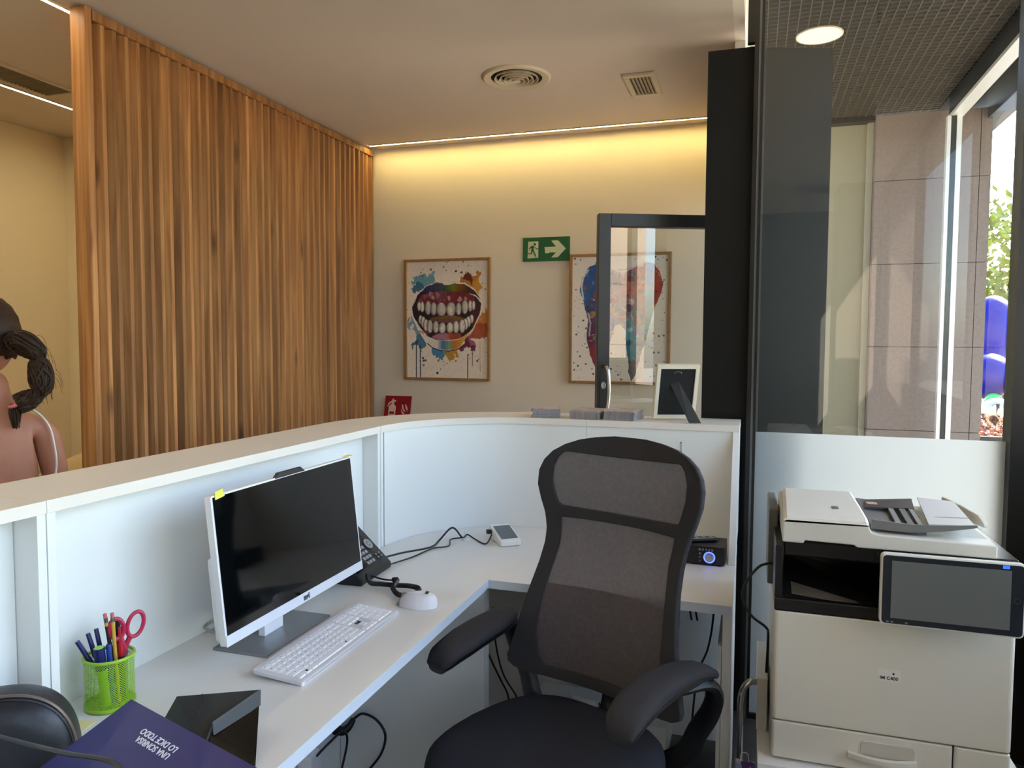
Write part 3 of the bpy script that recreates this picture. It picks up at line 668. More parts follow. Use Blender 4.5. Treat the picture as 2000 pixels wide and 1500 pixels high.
text_obj('logo', 'msi', 0.019, mat('logo_grey', (70, 72, 80), 0.4), pc, lean @ frame_mtx((0.008, -0.0026, 0.012), (1, 0, 0), (0, 0, 1)), 0.0002, 0.0012)
YEL = mat('sticky_yellow', (232, 226, 90), 0.7)
def small(name, verts_off, m, label, cat):
    bm = NB(); slab(bm, *verts_off); return tag(obj(name, bm, m), label, cat)
small('sticky_tab', ([(-1.1055, 1.325, 1.118), (-1.1055, 1.355, 1.122), (-1.108, 1.352, 1.139), (-1.108, 1.327, 1.135)], (0.0012, 0, 0)), YEL, 'crumpled yellow sticky tab on the left top corner of the computer screen', 'note')
small('sticky_tab', ([(-1.108, 1.880, 1.131), (-1.108, 1.915, 1.131), (-1.122, 1.915, 1.1315), (-1.122, 1.880, 1.1315)], (0, 0, 0.001)), YEL, 'yellow sticky tab on the right top corner of the computer screen', 'note')

# ------------------------------------------------------------------ keyboard
kb = thing('keyboard', 'white full size keyboard on the desk in front of the computer', 'keyboard', (-0.948, 1.538, DZ + 0.0095), rot=(math.radians(4.5), 0, PI / 2))
KL, KD = 0.444, 0.128
KW = mat('key_white', (238, 238, 242), 0.45); KBODY = mat('keyboard_body', (214, 214, 222), 0.4)
bm = NB(); prism(bm, rrect(-KL / 2, KL / 2, -KD / 2, KD / 2, 0.008, 4), -0.004, 0.004); obj('body', bm, KBODY, kb, bevel=0.001)
bm = NB(); prism(bm, rrect(-KL / 2, KL / 2, -KD / 2, -KD / 2 + 0.006, 0.002, 2), -0.0042, 0.0046); obj('front_lip', bm, PLW, kb)
for sx in (-1, 1): obj('foot', B(sx * 0.17 - 0.012, sx * 0.17 + 0.012, KD / 2 - 0.03, KD / 2 - 0.012, -0.0135, -0.004), KBODY, kb)
KEYM = {}
U = 0.0186
def key(u, row, wu, hu=1.0):
    k_ = (wu, hu)
    if k_ not in KEYM:
        a, b_ = wu * U / 2 - 0.0012, hu * 0.0172 / 2 - 0.0012
        bm = NB(); loft(bm, [[(x * a, y * b_, 0.004) for x, y in ((-1, -1), (1, -1), (1, 1), (-1, 1))], [(x * (a - 0.0012), y * (b_ - 0.0012), 0.0068) for x, y in ((-1, -1), (1, -1), (1, 1), (-1, 1))]])
        me = bpy.data.meshes.new('key'); bmesh.ops.recalc_face_normals(bm, faces=bm.faces[:]); bm.to_mesh(me); bm.free(); me.materials.append(KW); KEYM[k_] = me
    o = bpy.data.objects.new('key', KEYM[k_]); C.objects.link(o); o.parent = kb
    o.location = (-KL / 2 + 0.012 + (u + wu / 2) * U, KD / 2 - 0.012 - (row + hu / 2) * 0.0172, 0)
ROWS = [[1, .0] + [1] * 12 + [1, 1], [1] * 13 + [2], [1.5] + [1] * 12 + [1.5], [1.75] + [1] * 11 + [2.25], [2.25] + [1] * 10 + [2.75], [1.25, 1.25, 1.25, 5.5, 1.25, 1.25, 1.25, 2]]
KEYPOS = []
for r_, row in enumerate(ROWS):
    u = 0
    for wu in row:
        if wu: key(u, r_, wu); KEYPOS.append((u + wu / 2, r_)); u += wu
for r_ in (0, 1, 2):
    for c_ in range(3): key(15.3 + c_, r_, 1)
key(16.3, 4, 1)
for c_ in range(3): key(15.3 + c_, 5, 1)
for r_ in range(6):
    for c_ in range(4):
        if r_ in (3, 5) and c_ == 3 : continue
        if r_ in (2, 4) and c_ == 3: key(18.6 + c_, r_, 1, 2.0); continue
        if r_ == 5 and c_ == 1: continue
        key(18.6 + c_, r_, 2 if (r_ == 5 and c_ == 0) else 1)
text_obj('logo', 'msi', 0.016, INK, kb, frame_mtx((-KL / 2 + 0.012 + 16.8 * U, KD / 2 - 0.012 - 3.5 * 0.0172, 0.0043), (1, 0, 0), (0, 1, 0)), 0.0002, 0.0008)
bm = NB()
for u, r_ in KEYPOS:      # printed legends
    if r_ == 5: continue
    x, y = -KL / 2 + 0.012 + u * U - 0.002, KD / 2 - 0.012 - (r_ + 0.45) * 0.0172; q = 0.0011 + 0.0006 * random.random(); box(bm, x - q, x + q, y - 0.0013, y + 0.0013, 0.0066, 0.00695)
obj('legends', bm, mat('legend_grey', (150, 150, 158), 0.5), kb)
bm = NB(); x, y = -KL / 2 + 0.012 + 1.9 * U, KD / 2 - 0.012 - 5.5 * 0.0172; box(bm, x - 0.003, x + 0.003, y - 0.003, y + 0.003, 0.0066, 0.007); x += 8.8 * U; box(bm, x - 0.003, x + 0.003, y - 0.002, y + 0.002, 0.0066, 0.007); obj('dark_legends', bm, INK, kb)

# ------------------------------------------------------------------ mouse
ms = thing('mouse', 'white wireless mouse to the right of the keyboard', 'mouse', (-0.862, 1.832, DZ + 0.0005), PI / 2 + 0.12)
rings = []
for i in range(17):
    t = i / 16; z = 0.038 * math.sin(t * PI / 2); k = math.cos(t * PI / 2) ** 0.55 if t < 1 else 0.02
    rings.append([(0.033 * k * math.cos(a) * (1 - 0.12 * math.sin(a)), 0.056 * k * math.sin(a) - 0.010 * t, max(0, z)) for a in [2 * PI * q / 32 for q in range(32)]])
bm = NB(); loft(bm, rings); obj('shell', bm, mat('mouse_gloss', (228, 228, 236), 0.2), ms, smooth=True)
bm = NB(); tube(bm, [(0, 0.054, 0.010), (0, 0.048, 0.021), (0, 0.035, 0.031), (0, 0.018, 0.0362)], 0.0008, 6); obj('button_seam', bm, GREY, ms)
bm = NB(); loft(bm, [[(x, 0.038 + 0.008 * math.cos(2 * PI * k / 16), 0.0265 + 0.008 * math.sin(2 * PI * k / 16)) for k in range(16)] for x in (-0.003, 0.003)]); obj('wheel', bm, GREY, ms)
bm = NB(); box(bm, -0.016, 0.016, 0.050, 0.0565, 0.002, 0.010); obj('nose', bm, GREY, ms, bevel=0.002)
text_obj('logo', 'msi', 0.014, INK, ms, frame_mtx((0, -0.026, 0.0386), (1, 0, 0), (0, 1, 0.22)), 0.0003, 0.0008)

# ------------------------------------------------------------------ desk phone
ph = thing('desk_phone', 'black desk telephone behind the right edge of the computer screen', 'telephone', (-1.088, 2.022, DZ + 0.001), rotz=PI / 2 + 0.04)
PD, PW = 0.132, 0.205
SLP = math.atan2(0.118, PD - 0.006)
bm = NB(); slab(bm, [(-PW / 2, 0, 0), (-PW / 2, 0, 0.018), (-PW / 2, PD - 0.006, 0.136), (-PW / 2, PD, 0.131), (-PW / 2, PD, 0.0)], (PW, 0, 0)); obj('body', bm, PLK, ph, bevel=0.004)
def on_top(u, d, h=0.0006): n_ = Vector((0, -math.sin(SLP), math.cos(SLP))); return Vector((u, d * math.cos(SLP), 0.0185 + d * math.sin(SLP))) + n_ * h
PT = Matrix.Translation((0, 0, 0.0185)) @ Matrix.Rotation(SLP, 4, 'X')
KEYG = mat('phone_key', (150, 152, 156), 0.5)
kmesh = None
for r_ in range(4):
    for c_ in range(3):
        if kmesh is None:
            bm = NB(); prism(bm, rrect(-0.0062, 0.0062, -0.0052, 0.0052, 0.0015, 2), 0, 0.003); o = obj('dial_key', bm, KEYG, ph); kmesh = o.data
        else: o = bpy.data.objects.new('dial_key', kmesh); C.objects.link(o); o.parent = ph
        o.matrix_local = PT @ Matrix.Translation((-0.014 + c_ * 0.018, 0.034 + (3 - r_) * 0.0175, 0.001))
for r_ in range(2):
    for c_ in range(5):
        bm = NB(); box(bm, -0.006, 0.006, -0.0025, 0.0025, 0, 0.002); o = obj('soft_key', bm, PLK, ph); o.matrix_local = PT @ Matrix.Translation((-0.03 + c_ * 0.024, 0.112 + r_ * 0.010, 0.001))
for c_ in range(2):
    for r_ in range(2):
        bm = NB(); box(bm, -0.005, 0.005, -0.003, 0.003, 0, 0.002); o = obj('side_key', bm, GREY, ph); o.matrix_local = PT @ Matrix.Translation((0.058 + c_ * 0.020, 0.034 + r_ * 0.012, 0.001))
bm = NB(); lathe(bm, [(0.009, 0), (0.009, 0.003), (0.018, 0.003), (0.018, 0)], 24, False); o = obj('navigation_ring', bm, KEYG, ph); o.matrix_local = PT @ Matrix.Translation((0.064, 0.088, 0.001))
bm = NB(); cyl(bm, (0, 0), 0.006, 0, 0.0035, 16); o = obj('ok_key', bm, KEYG, ph); o.matrix_local = PT @ Matrix.Translation((0.064, 0.088, 0.001))
bm = NB(); box(bm, -0.035, 0.080, 0.138, 0.186, 0.0, 0.010); o = obj('display', bm, mat('phone_display', (28, 34, 54), 0.15), ph, bevel=0.002); o.matrix_local = PT
# handset lying along the left side, coiled cord
bm = NB(); tube(bm, [(-0.080, 0.004, 0.046), (-0.080, 0.04, 0.084), (-0.080, 0.085, 0.126), (-0.080, 0.125, 0.160)], lambda t: 0.021 - 0.008 * math.sin(t * PI), 12, 5); obj('handset', bm, PLK, ph, smooth=True)
path = smoothpts([(-0.085, -0.010, 0.030), (-0.105, -0.030, 0.016), (-0.095, -0.06, 0.012), (-0.09, -0.10, 0.011), (-0.085, -0.145, 0.011), (-0.10, -0.180, 0.011), (-0.145, -0.185, 0.011), (-0.165, -0.150, 0.011), (-0.135, -0.115, 0.018), (-0.085, -0.105, 0.024), (-0.065, -0.085, 0.018)], 14)
coil = []
for i, p in enumerate(path):
    d = (path[min(i + 1, len(path) - 1)] - path[max(i - 1, 0)]).normalized(); s = d.cross(Vector((0, 0, 1))).normalized(); u = s.cross(d)
    for k in range(6):
        a = 2 * PI * k / 6
        q = p + (path[min(i + 1, len(path) - 1)] - p) * (k / 6)
        coil.append(q + (s * math.cos(a) + u * math.sin(a)) * 0.0052)
bm = NB(); tube(bm, coil, 0.0026, 5, 0); obj('coiled_cord', bm, PLK, ph, smooth=True)
bm = NB(); tube(bm, [(-0.03, -0.001, 0.010), (-0.035, -0.03, 0.006), (-0.055, -0.07, 0.012), (-0.065, -0.085, 0.018)], 0.0028, 6); obj('cord_end', bm, PLK, ph)

bm = NB(); tube(bm, [(-1.128, 2.128, 0.765), (-1.10, 2.22, 0.760), (-1.06, 2.36, 0.746), (-1.07, 2.46, 0.745), (-1.05, 2.53, 0.775), (-1.00, 2.50, 0.752)], 0.0034, 8); tag(obj('phone_cable', bm, CABLE, smooth=True), 'thicker black cable from the telephone to the wall clip, the upper of the two', 'cable')
bm = NB(); tube(bm, [(-1.096, 2.130, 0.748), (-1.07, 2.24, 0.744), (-1.05, 2.35, 0.7445), (-1.01, 2.40, 0.744), (-1.03, 2.47, 0.748), (-0.994, 2.505, 0.750), (-0.985, 2.52, 0.757), (-0.95, 2.51, 0.745), (-0.895, 2.47, 0.744), (-0.90, 2.545, 0.757), (-0.898, 2.578, 0.772)], 0.0026, 8); tag(obj('data_cable', bm, CABLE, smooth=True), 'thin black cable running from the telephone to the card reader', 'cable')
cl = thing('cable_clip', 'small white cable clip on the desk between telephone and card reader', 'clip', (-0.988, 2.512, DZ + 0.0005), 0.7)
obj('pad', B(-0.012, 0.012, -0.014, 0.014, 0, 0.003), PLW, cl)
bm = NB(); slab(bm, [(-0.004, 0.008, 0.003), (0.004, 0.008, 0.003), (0.004, 0.008, 0.030), (-0.004, 0.008, 0.030)], (0, 0.003, 0)); obj('upright', bm, PLW, cl)

# ------------------------------------------------------------------ card reader
cr = thing('card_reader', 'small white card payment reader with grey screen in the desk corner', 'card reader', (-0.845, 2.535, DZ + 0.0005), rotz=0.64)
bm = NB(); slab(bm, [(-0.038, -0.070, 0.0), (-0.038, -0.070, 0.022), (-0.038, 0.062, 0.050), (-0.038, 0.070, 0.044), (-0.038, 0.070, 0.0)], (0.076, 0, 0)); obj('body', bm, mat('reader_white', (236, 234, 226), 0.35), cr, bevel=0.005)
RT = Matrix.Translation((0, -0.070, 0.0222)) @ Matrix.Rotation(math.atan2(0.028, 0.132), 4, 'X')
bm = NB(); box(bm, -0.031, 0.031, 0.014, 0.118, 0, 0.0012); o = obj('screen', bm, mat('reader_screen', (88, 98, 104), 0.2), cr); o.matrix_local = RT
obj('plug', B(-0.056, -0.039, 0.034, 0.052, 0.022, 0.036), CABLE, cr, bevel=0.001)

# ------------------------------------------------------------------ pen cup and its contents
LIME = mat('lime_metal', (148, 196, 40), 0.35)
cupc = Vector((-1.203, 1.130, DZ + 0.0005)); CR, CH = 0.045, 0.100
cup = thing('pen_cup', 'lime green wire mesh pen cup on the desk', 'pen holder', cupc)
bm = NB(); tube(bm, [(CR * math.cos(2 * PI * k / 40), CR * math.sin(2 * PI * k / 40), CH) for k in range(40)], 0.0034, 8, 0, True); obj('rim', bm, LIME, cup, smooth=True)
bm = NB(); lathe(bm, [(0.002, 0.001), (CR - 0.001, 0.001), (CR + 0.0015, 0.002), (CR + 0.0015, 0.009), (CR - 0.001, 0.009)], 40, False); obj('base_ring', bm, LIME, cup, smooth=True)
bm = NB(); NA, NZ = 56, 20
vs = [[bm.verts.new((CR * math.cos(2 * PI * (k + 0.5 * (j % 2)) / NA), CR * math.sin(2 * PI * (k + 0.5 * (j % 2)) / NA), 0.006 + (CH - 0.008) * j / (NZ * 2))) for k in range(NA)] for j in range(NZ * 2 + 1)]
for j in range(NZ * 2):
    for k in range(NA):
        a = vs[j][k]; b_ = vs[j + 1][k]; c_ = vs[j + 1][(k - 1) % NA] if j % 2 == 0 else vs[j + 1][(k + 1) % NA]
        bm.edges.new((a, b_)); bm.edges.new((a, c_))
me = bpy.data.meshes.new('wire_mesh'); bm.to_mesh(me); bm.free(); me.materials.append(LIME)
o = bpy.data.objects.new('wire_mesh', me); C.objects.link(o); o.parent = cup; o['kind'] = 'stuff'
# wires: each mesh edge becomes a flat strip
bm = NB(); bm.from_mesh(me); V = []; F = []
for e in bm.edges:
    a, b_ = e.verts[0].co, e.verts[1].co; d = (b_ - a).normalized(); nrm = Vector((a.x, a.y, 0)).normalized(); s = d.cross(nrm) * 0.00055
    i = len(V); V += [a - s, a + s, b_ + s, b_ - s]; F.append((i, i + 1, i + 2, i + 3))
bm.free(); me.clear_geometry(); me.from_pydata([tuple(v) for v in V], [], F); me.materials.append(LIME) if not me.materials else None

def stick(name, label, cat, base, top, segs, group=None):
    """a pen built along the line base->top; segs = (part, t0, t1, r0, r1, material)"""
    base = Vector(base) + cupc; top = Vector(top) + cupc; d = top - base; L_ = d.length
    t = thing(name, label, cat, base, group=group); t.rotation_euler = d.to_track_quat('Z', 'Y').to_euler()
    for nm, t0, t1, ra, rb, m in segs:
        bm = NB(); loft(bm, [[(q * math.cos(2 * PI * k / 12), q * math.sin(2 * PI * k / 12), z * L_) for k in range(12)] for z, q in ((t0, ra), (t1, rb))]); obj(nm, bm, m, t, smooth=False)
    return t
NAVY = mat('pen_navy', (24, 30, 96), 0.3); BLUE = mat('pen_blue', (40, 70, 150), 0.3); PRED = mat('pen_red', (190, 30, 50), 0.3); PYEL = mat('pencil_yellow', (206, 160, 60), 0.45); PBLK = mat('pencil_black', (30, 28, 26), 0.45); ERA = mat('eraser', (196, 110, 100), 0.8); CLEAR = mat('pen_clear', (190, 210, 230), 0.15); HLG = mat('highlighter_green', (150, 210, 60), 0.4); STEEL = mat('blade_steel', (150, 152, 156), 0.3, metal=1)
stick('ballpoint_pen', 'navy capped ballpoint pen leaning far left out of the pen cup', 'pen', (0.008, 0.006, 0.006), (-0.034, -0.042, 0.139), [('barrel', 0, 0.7, 0.0035, 0.0035, CLEAR), ('cap', 0.62, 1.0, 0.0052, 0.0044, NAVY)])
stick('ballpoint_pen', 'navy pen with a round cap, second from the left in the cup', 'pen', (0.0, 0.0, 0.006), (-0.042, -0.010, 0.142), [('barrel', 0, 0.7, 0.0035, 0.0035, CLEAR), ('cap', 0.66, 1.0, 0.0050, 0.0042, NAVY)])
stick('ballpoint_pen', 'dark blue pen just left of the pencils in the cup', 'pen', (-0.006, 0.008, 0.006), (-0.036, 0.004, 0.147), [('barrel', 0, 0.7, 0.0035, 0.0035, BLUE), ('cap', 0.68, 1.0, 0.0048, 0.0042, NAVY)])
stick('highlighter', 'thick blue highlighter with green barrel at the front of the cup', 'marker', (0.006, -0.014, 0.006), (0.002, -0.026, 0.126), [('barrel', 0, 0.66, 0.009, 0.009, HLG), ('cap', 0.62, 0.99, 0.0105, 0.0100, NAVY), ('end_plug', 0.99, 1.0, 0.009, 0.008, HLG)])
stick('marker', 'light blue marker beside the thick highlighter', 'marker', (0.012, -0.004, 0.006), (0.012, -0.012, 0.128), [('barrel', 0, 0.98, 0.0055, 0.005, BLUE), ('end_plug', 0.98, 1.0, 0.0048, 0.004, NAVY)])
stick('pencil', 'left of two yellow and black striped pencils in the cup', 'pencil', (0.010, 0.012, 0.006), (-0.004, -0.004, 0.184), [('barrel', 0, 0.90, 0.0036, 0.0036, PYEL), ('dark_stripe', 0.2, 0.86, 0.00375, 0.00375, PBLK), ('ferrule', 0.90, 0.95, 0.0038, 0.0038, STEEL), ('eraser', 0.95, 1.0, 0.0036, 0.0034, ERA)])
stick('pencil', 'right of two pencils in the cup, bright yellow with pink eraser', 'pencil', (0.016, 0.006, 0.006), (0.006, 0.004, 0.184), [('barrel', 0, 0.90, 0.0036, 0.0036, PYEL), ('ferrule', 0.90, 0.95, 0.0038, 0.0038, STEEL), ('eraser', 0.95, 1.0, 0.0036, 0.0034, ERA)])
stick('ballpoint_pen', 'red pen between the pencils and the scissors', 'pen', (0.020, 0.016, 0.006), (0.008, 0.020, 0.150), [('barrel', 0, 0.6, 0.0045, 0.0055, PLK), ('grip', 0.6, 0.88, 0.0062, 0.0058, PRED), ('button', 0.88, 1.0, 0.0036, 0.0034, PRED)])
stick('marker', 'dark navy marker seen through the left scissor loop', 'marker', (0.0, 0.028, 0.006), (-0.012, 0.034, 0.160), [('barrel', 0, 0.7, 0.005, 0.005, NAVY), ('cap', 0.7, 1.0, 0.0055, 0.0048, mat('marker_black', (16, 18, 40), 0.3))])
sc_ = thing('scissors', 'scissors with crimson handles standing in the pen cup', 'scissors', cupc + Vector((0.014, 0.024, 0.004)), rotz=1.06)
CRM = mat('crimson_plastic', (182, 34, 74), 0.4)
def loopring(cx, cz, rx, rz_, a, r): return [(cx + rx * math.cos(t) * math.cos(a) - rz_ * math.sin(t) * math.sin(a), 0, cz + rx * math.cos(t) * math.sin(a) + rz_ * math.sin(t) * math.cos(a)) for t in [2 * PI * k / 28 for k in range(28)]]
bm = NB(); tube(bm, loopring(-0.013, 0.145, 0.013, 0.021, 0.15, 0), 0.0042, 8, 0, True); tube(bm, [(-0.008, 0, 0.126), (0.0, 0, 0.105), (0.004, 0, 0.092)], lambda t: 0.006 - 0.002 * t, 8, 4); obj('handle', bm, CRM, sc_, smooth=True)
bm = NB(); tube(bm, loopring(0.022, 0.146, 0.015, 0.025, -0.25, 0), 0.0042, 8, 0, True); tube(bm, [(0.013, 0.003, 0.124), (0.004, 0.003, 0.105), (-0.002, 0.003, 0.09)], lambda t: 0.006 - 0.002 * t, 8, 4); obj('handle', bm, CRM, sc_, smooth=True)
for s_, y in ((1, 0.0), (-1, 0.003)):
    bm = NB(); slab(bm, [(s_ * 0.006, y, 0.1), (s_ * 0.002 - 0.006, y, 0.09), (s_ * 0.003 - 0.004, y, 0.004), (s_ * 0.004 + 0.001, y, 0.004)], (0, 0.0015, 0)); obj('blade', bm, STEEL, sc_)
bm = NB(); loft(bm, [[(0.004 * math.cos(2 * PI * k / 12), y, 0.096 + 0.004 * math.sin(2 * PI * k / 12)) for k in range(12)] for y in (-0.004, -0.001)]); obj('pivot', bm, STEEL, sc_)

# ------------------------------------------------------------------ folder, note, tablet in folio, handbag
INDIGO = mat('indigo_card', (36, 34, 108), 0.5, noise=(40, 0.06))
A = Vector((-0.989, 0.972, 0.8575)); e1 = Vector((0.953, -0.302, 0.0)).normalized(); e2 = Vector((-0.27, -0.86, -0.33)); e2 = (e2 - e1 * e2.dot(e1)).normalized()
fo = thing('folder', 'indigo cardboard folder with white slogan lying at the front edge of the desk', 'folder', A); FN = e1.cross(e2)
FM = frame_mtx((0, 0, 0), e1, e2)           # local x along the long edge, y towards the camera (z points down)
def fobj(name, bm, m): bmesh.ops.transform(bm, matrix=FM, verts=bm.verts[:]); return obj(name, bm, m, fo)
fobj('cover', B(0, 0.345, 0, 0.228, 0, 0.0012), INDIGO)
fobj('sheets', B(0.006, 0.34, 0.004, 0.222, 0.0014, 0.004), PAPER)
fobj('back_cover', B(0.002, 0.345, -0.001, 0.228, 0.0042, 0.0054), INDIGO)
WINK = mat('white_ink', (232, 236, 250), 0.5)
text_obj('slogan', 'UNA SONRISA\nLO DICE TODO', 0.0140, WINK, fo, FM @ frame_mtx((0.192, 0.040, -0.0004), (-1, 0, 0), (0, 1, 0)), 0.0002, 0.0003, align='LEFT', spacing=0.95)

small('sticky_note', ([(-1.205, 1.02, DZ + 0.0005), (-1.165, 1.028, DZ + 0.0005), (-1.172, 1.068, DZ + 0.0005), (-1.212, 1.060, DZ + 0.0005)], (0, 0, 0.0012)), mat('note_yellow', (226, 216, 160), 0.7), 'pale yellow paper note on the desk below the pen cup', 'note')

fl = thing('tablet_folio', 'black tablet propped in a dark grey folio case beside the indigo folder', 'tablet', (-0.93, 1.07, DZ + 0.0005))
o3 = Vector((-0.93, 1.07, DZ + 0.0005))
def L3(*P): return [Vector(p) - o3 for p in P]
FOL = mat('folio_grey', (38, 42, 44), 0.6, bump=(400, 0.1)); FOLB = mat('folio_band', (62, 66, 70), 0.5)
bm = NB(); slab(bm, L3((-0.996, 1.083, 0.810), (-0.868, 1.154, 0.810), (-0.869, 1.025, 0.810), (-0.873, 1.000, 0.766), (-1.017, 1.070, 0.766)), (0.002, -0.0005, -0.006)); obj('folio_cover', bm, FOL, fl)
bm = NB(); slab(bm, L3((-0.868, 1.154, 0.811), (-0.869, 1.025, 0.811), (-0.863, 1.020, 0.795), (-0.860, 1.142, 0.790)), (0.002, 0.0, -0.003)); obj('folio_band', bm, FOLB, fl)
bm = NB(); slab(bm, L3((-0.861, 1.142, 0.790), (-0.864, 1.022, 0.790), (-0.856, 0.985, 0.742), (-0.790, 1.035, 0.742)), (-0.003, -0.003, -0.0004)); obj('tablet_screen', bm, SCREEN, fl)
bm = NB(); slab(bm, L3((-1.015, 1.075, 0.764), (-0.885, 1.003, 0.764), (-0.885, 1.003, 0.7405), (-1.015, 1.075, 0.7405)), (0.004, 0.008, 0)); obj('folio_foot', bm, FOL, fl)
bm = NB(); tube(bm, L3((-0.955, 1.102, 0.8112), (-0.935, 1.086, 0.8112), (-0.921, 1.060, 0.8112), (-0.915, 1.040, 0.8112)), 0.0016, 6); obj('stylus_groove', bm, INK, fl)

LEATH = mat('black_leather', (24, 27, 36), 0.38, bump=(70, 0.35)); ZIP = mat('zip_brass', (112, 98, 88), 0.35, metal=0.6)
hb = thing('handbag', 'black leather handbag with a curved zip at the left edge of the desk', 'bag', (-1.168, 0.868, DZ + 0.001), rotz=0.70)
def bagring(y, s, lift=0.0):
    out = []
    for k in range(33):
        a = PI * k / 32; out.append((0.122 * s * math.copysign(abs(math.cos(a)) ** 0.75, math.cos(a)), y, 0.012 + 0.135 * s * math.sin(a) ** 0.8 + lift))
    out += [(-0.11 * s, y, 0.002), (0.11 * s, y, 0.002)]
    return out
bm = NB(); loft(bm, [bagring(-0.045, 0.62), bagring(-0.040, 0.86), bagring(-0.026, 0.96), bagring(-0.016, 0.985), bagring(0.02, 1.0), bagring(0.036, 0.97), bagring(0.045, 0.85)]); obj('body', bm, LEATH, hb, smooth=True)
bm = NB(); tube(bm, [(x, -0.018, z + 0.001) for x, y, z in bagring(0, 0.985)[:33]], 0.0032, 6, 0); obj('zip', bm, ZIP, hb, smooth=True)
bm = NB(); tube(bm, [(x, -0.024, z) for x, y, z in bagring(0, 0.965)[:33]], 0.0028, 6, 0); obj('piping', bm, LEATH, hb, smooth=True)
bm = NB(); hbm = Matrix.Translation((-1.168, 0.868, DZ + 0.001)) @ Matrix.Rotation(0.70, 4, 'Z'); hi = hbm.inverted()
tube(bm, [hi @ Vector(p) for p in ((-1.20, 0.86, 0.86), (-1.12, 0.80, 0.872), (-1.055, 0.79, 0.875), (-0.93, 0.788, 0.874), (-0.83, 0.785, 0.878), (-0.775, 0.740, 0.865), (-0.775, 0.680, 0.80), (-0.83, 0.64, 0.749), (-0.95, 0.63, 0.7465))], 0.0046, 8, 5, flat=0.6); obj('strap', bm, LEATH, hb, smooth=True)

# ------------------------------------------------------------------ amplifier with remote
am = thing('amplifier', 'small black audio amplifier with a silver knob on the desk behind the chair', 'amplifier', (-0.145, 2.472, DZ + 0.0005), rotz=-0.02)
obj('case', B(-0.070, 0.070, 0.004, 0.130, 0.004, 0.062), PLK, am, bevel=0.002)
obj('front_plate', B(-0.070, 0.070, 0.0, 0.004, 0.004, 0.062), mat('amp_front', (18, 18, 26), 0.25), am)
bm = NB(); loft(bm, [[(0.022 + q * math.cos(2 * PI * k / 24), y, 0.027 + q * math.sin(2 * PI * k / 24)) for k in range(24)] for y, q in ((0.0, 0.0145), (-0.004, 0.0145), (-0.012, 0.0125))]); obj('knob', bm, CHROME, am)
bm = NB(); tube(bm, [(0.022 + 0.017 * math.cos(2 * PI * k / 24), -0.001, 0.027 + 0.017 * math.sin(2 * PI * k / 24)) for k in range(24)], 0.0018, 6, 0, True); obj('knob_glow', bm, emit('blue_glow', (0.10, 0.16, 1.0), 2.0), am)
for k in range(5): obj('button', B(-0.012 + k * 0.010, -0.006 + k * 0.010, -0.003, 0.0, 0.048, 0.055), GREY, am)
for z in (0.014, 0.026, 0.038):
    bm = NB(); loft(bm, [[(-0.008 + 0.003 * math.cos(2 * PI * k / 10), y, z + 0.003 * math.sin(2 * PI * k / 10)) for k in range(10)] for y in (0, -0.003)]); obj('jack', bm, GREY, am)
for sx in (-0.055, 0.055):
    for sy in (0.015, 0.115): obj('foot', B(sx - 0.006, sx + 0.006, sy - 0.006, sy + 0.006, 0, 0.004), PLK, am)
rm = thing('remote_control', 'dark remote control lying on top of the black amplifier', 'remote', (-0.165, 2.535, DZ + 0.0635), rotz=0.45)
obj('case', B(-0.065, 0.065, -0.02, 0.02, 0.0, 0.010), PLK, rm, bevel=0.004)
obj('face', B(-0.060, 0.055, -0.015, 0.015, 0.010, 0.0108), mat('remote_grey', (130, 128, 124), 0.3), rm)
for k in range(4): obj('button', B(-0.045 + k * 0.024, -0.033 + k * 0.024, -0.006, 0.006, 0.0108, 0.0118), PLK, rm)
bm = NB(); tube(bm, [(-0.243, 2.7655, 1.045), (-0.245, 2.7655, 1.07), (-0.246, 2.766, 1.098)], 0.0012, 6); ball(bm, (-0.246, 2.766, 1.10), 0.0026, seg=8, ring=6); tag(obj('aerial_wire', bm, INK), 'short thin aerial wire fixed to the white panel right of the chair top', 'aerial')

# ------------------------------------------------------------------ under the desk: sockets, plugs, cables, power strip
so = thing('wall_socket', 'white double wall socket low on the panel under the desk, with a black plug', 'socket', (-1.285, 2.035, 0.16))
obj('plate', B(0, 0.010, -0.075, 0.075, 0, 0.08), PLW, so, bevel=0.004)
for y in (-0.037, 0.037):
    bm = NB(); loft(bm, [[(x, y + 0.024 * math.cos(2 * PI * k / 20), 0.04 + 0.024 * math.sin(2 * PI * k / 20)) for k in range(20)] for x in (0.010, 0.013)]); obj('outlet', bm, PLW, so)
so2 = dup(so, (-1.285, 1.85, 0.16), 'white double wall socket lower left under the desk edge, with a white adapter')
pg = thing('power_plug', 'black power plug in the wall socket under the desk', 'plug', (-1.271, 2.072, 0.20))
bm = NB(); tube(bm, [(0.0, 0, 0), (0.03, 0.0, 0.0), (0.045, 0.012, 0.012), (0.05, 0.03, 0.028)], lambda t: 0.017 - 0.008 * t, 10, 4); obj('body', bm, CABLE, pg, smooth=True)
bm = NB(); tube(bm, [(0.05, 0.03, 0.028), (0.085, 0.03, 0.052), (0.14, 0.02, 0.045), (0.175, 0.013, 0.005), (0.16, 0.012, -0.06), (0.11, 0.01, -0.13), (0.07, 0.0, -0.194)], 0.0042, 8); obj('cord', bm, CABLE, pg, smooth=True)
pa = thing('power_adapter', 'white power adapter plugged in under the desk at the lower left', 'adapter', (-1.271, 1.885, 0.20))
obj('body', B(0, 0.05, -0.03, 0.03, -0.035, 0.03), PLW, pa, bevel=0.006)
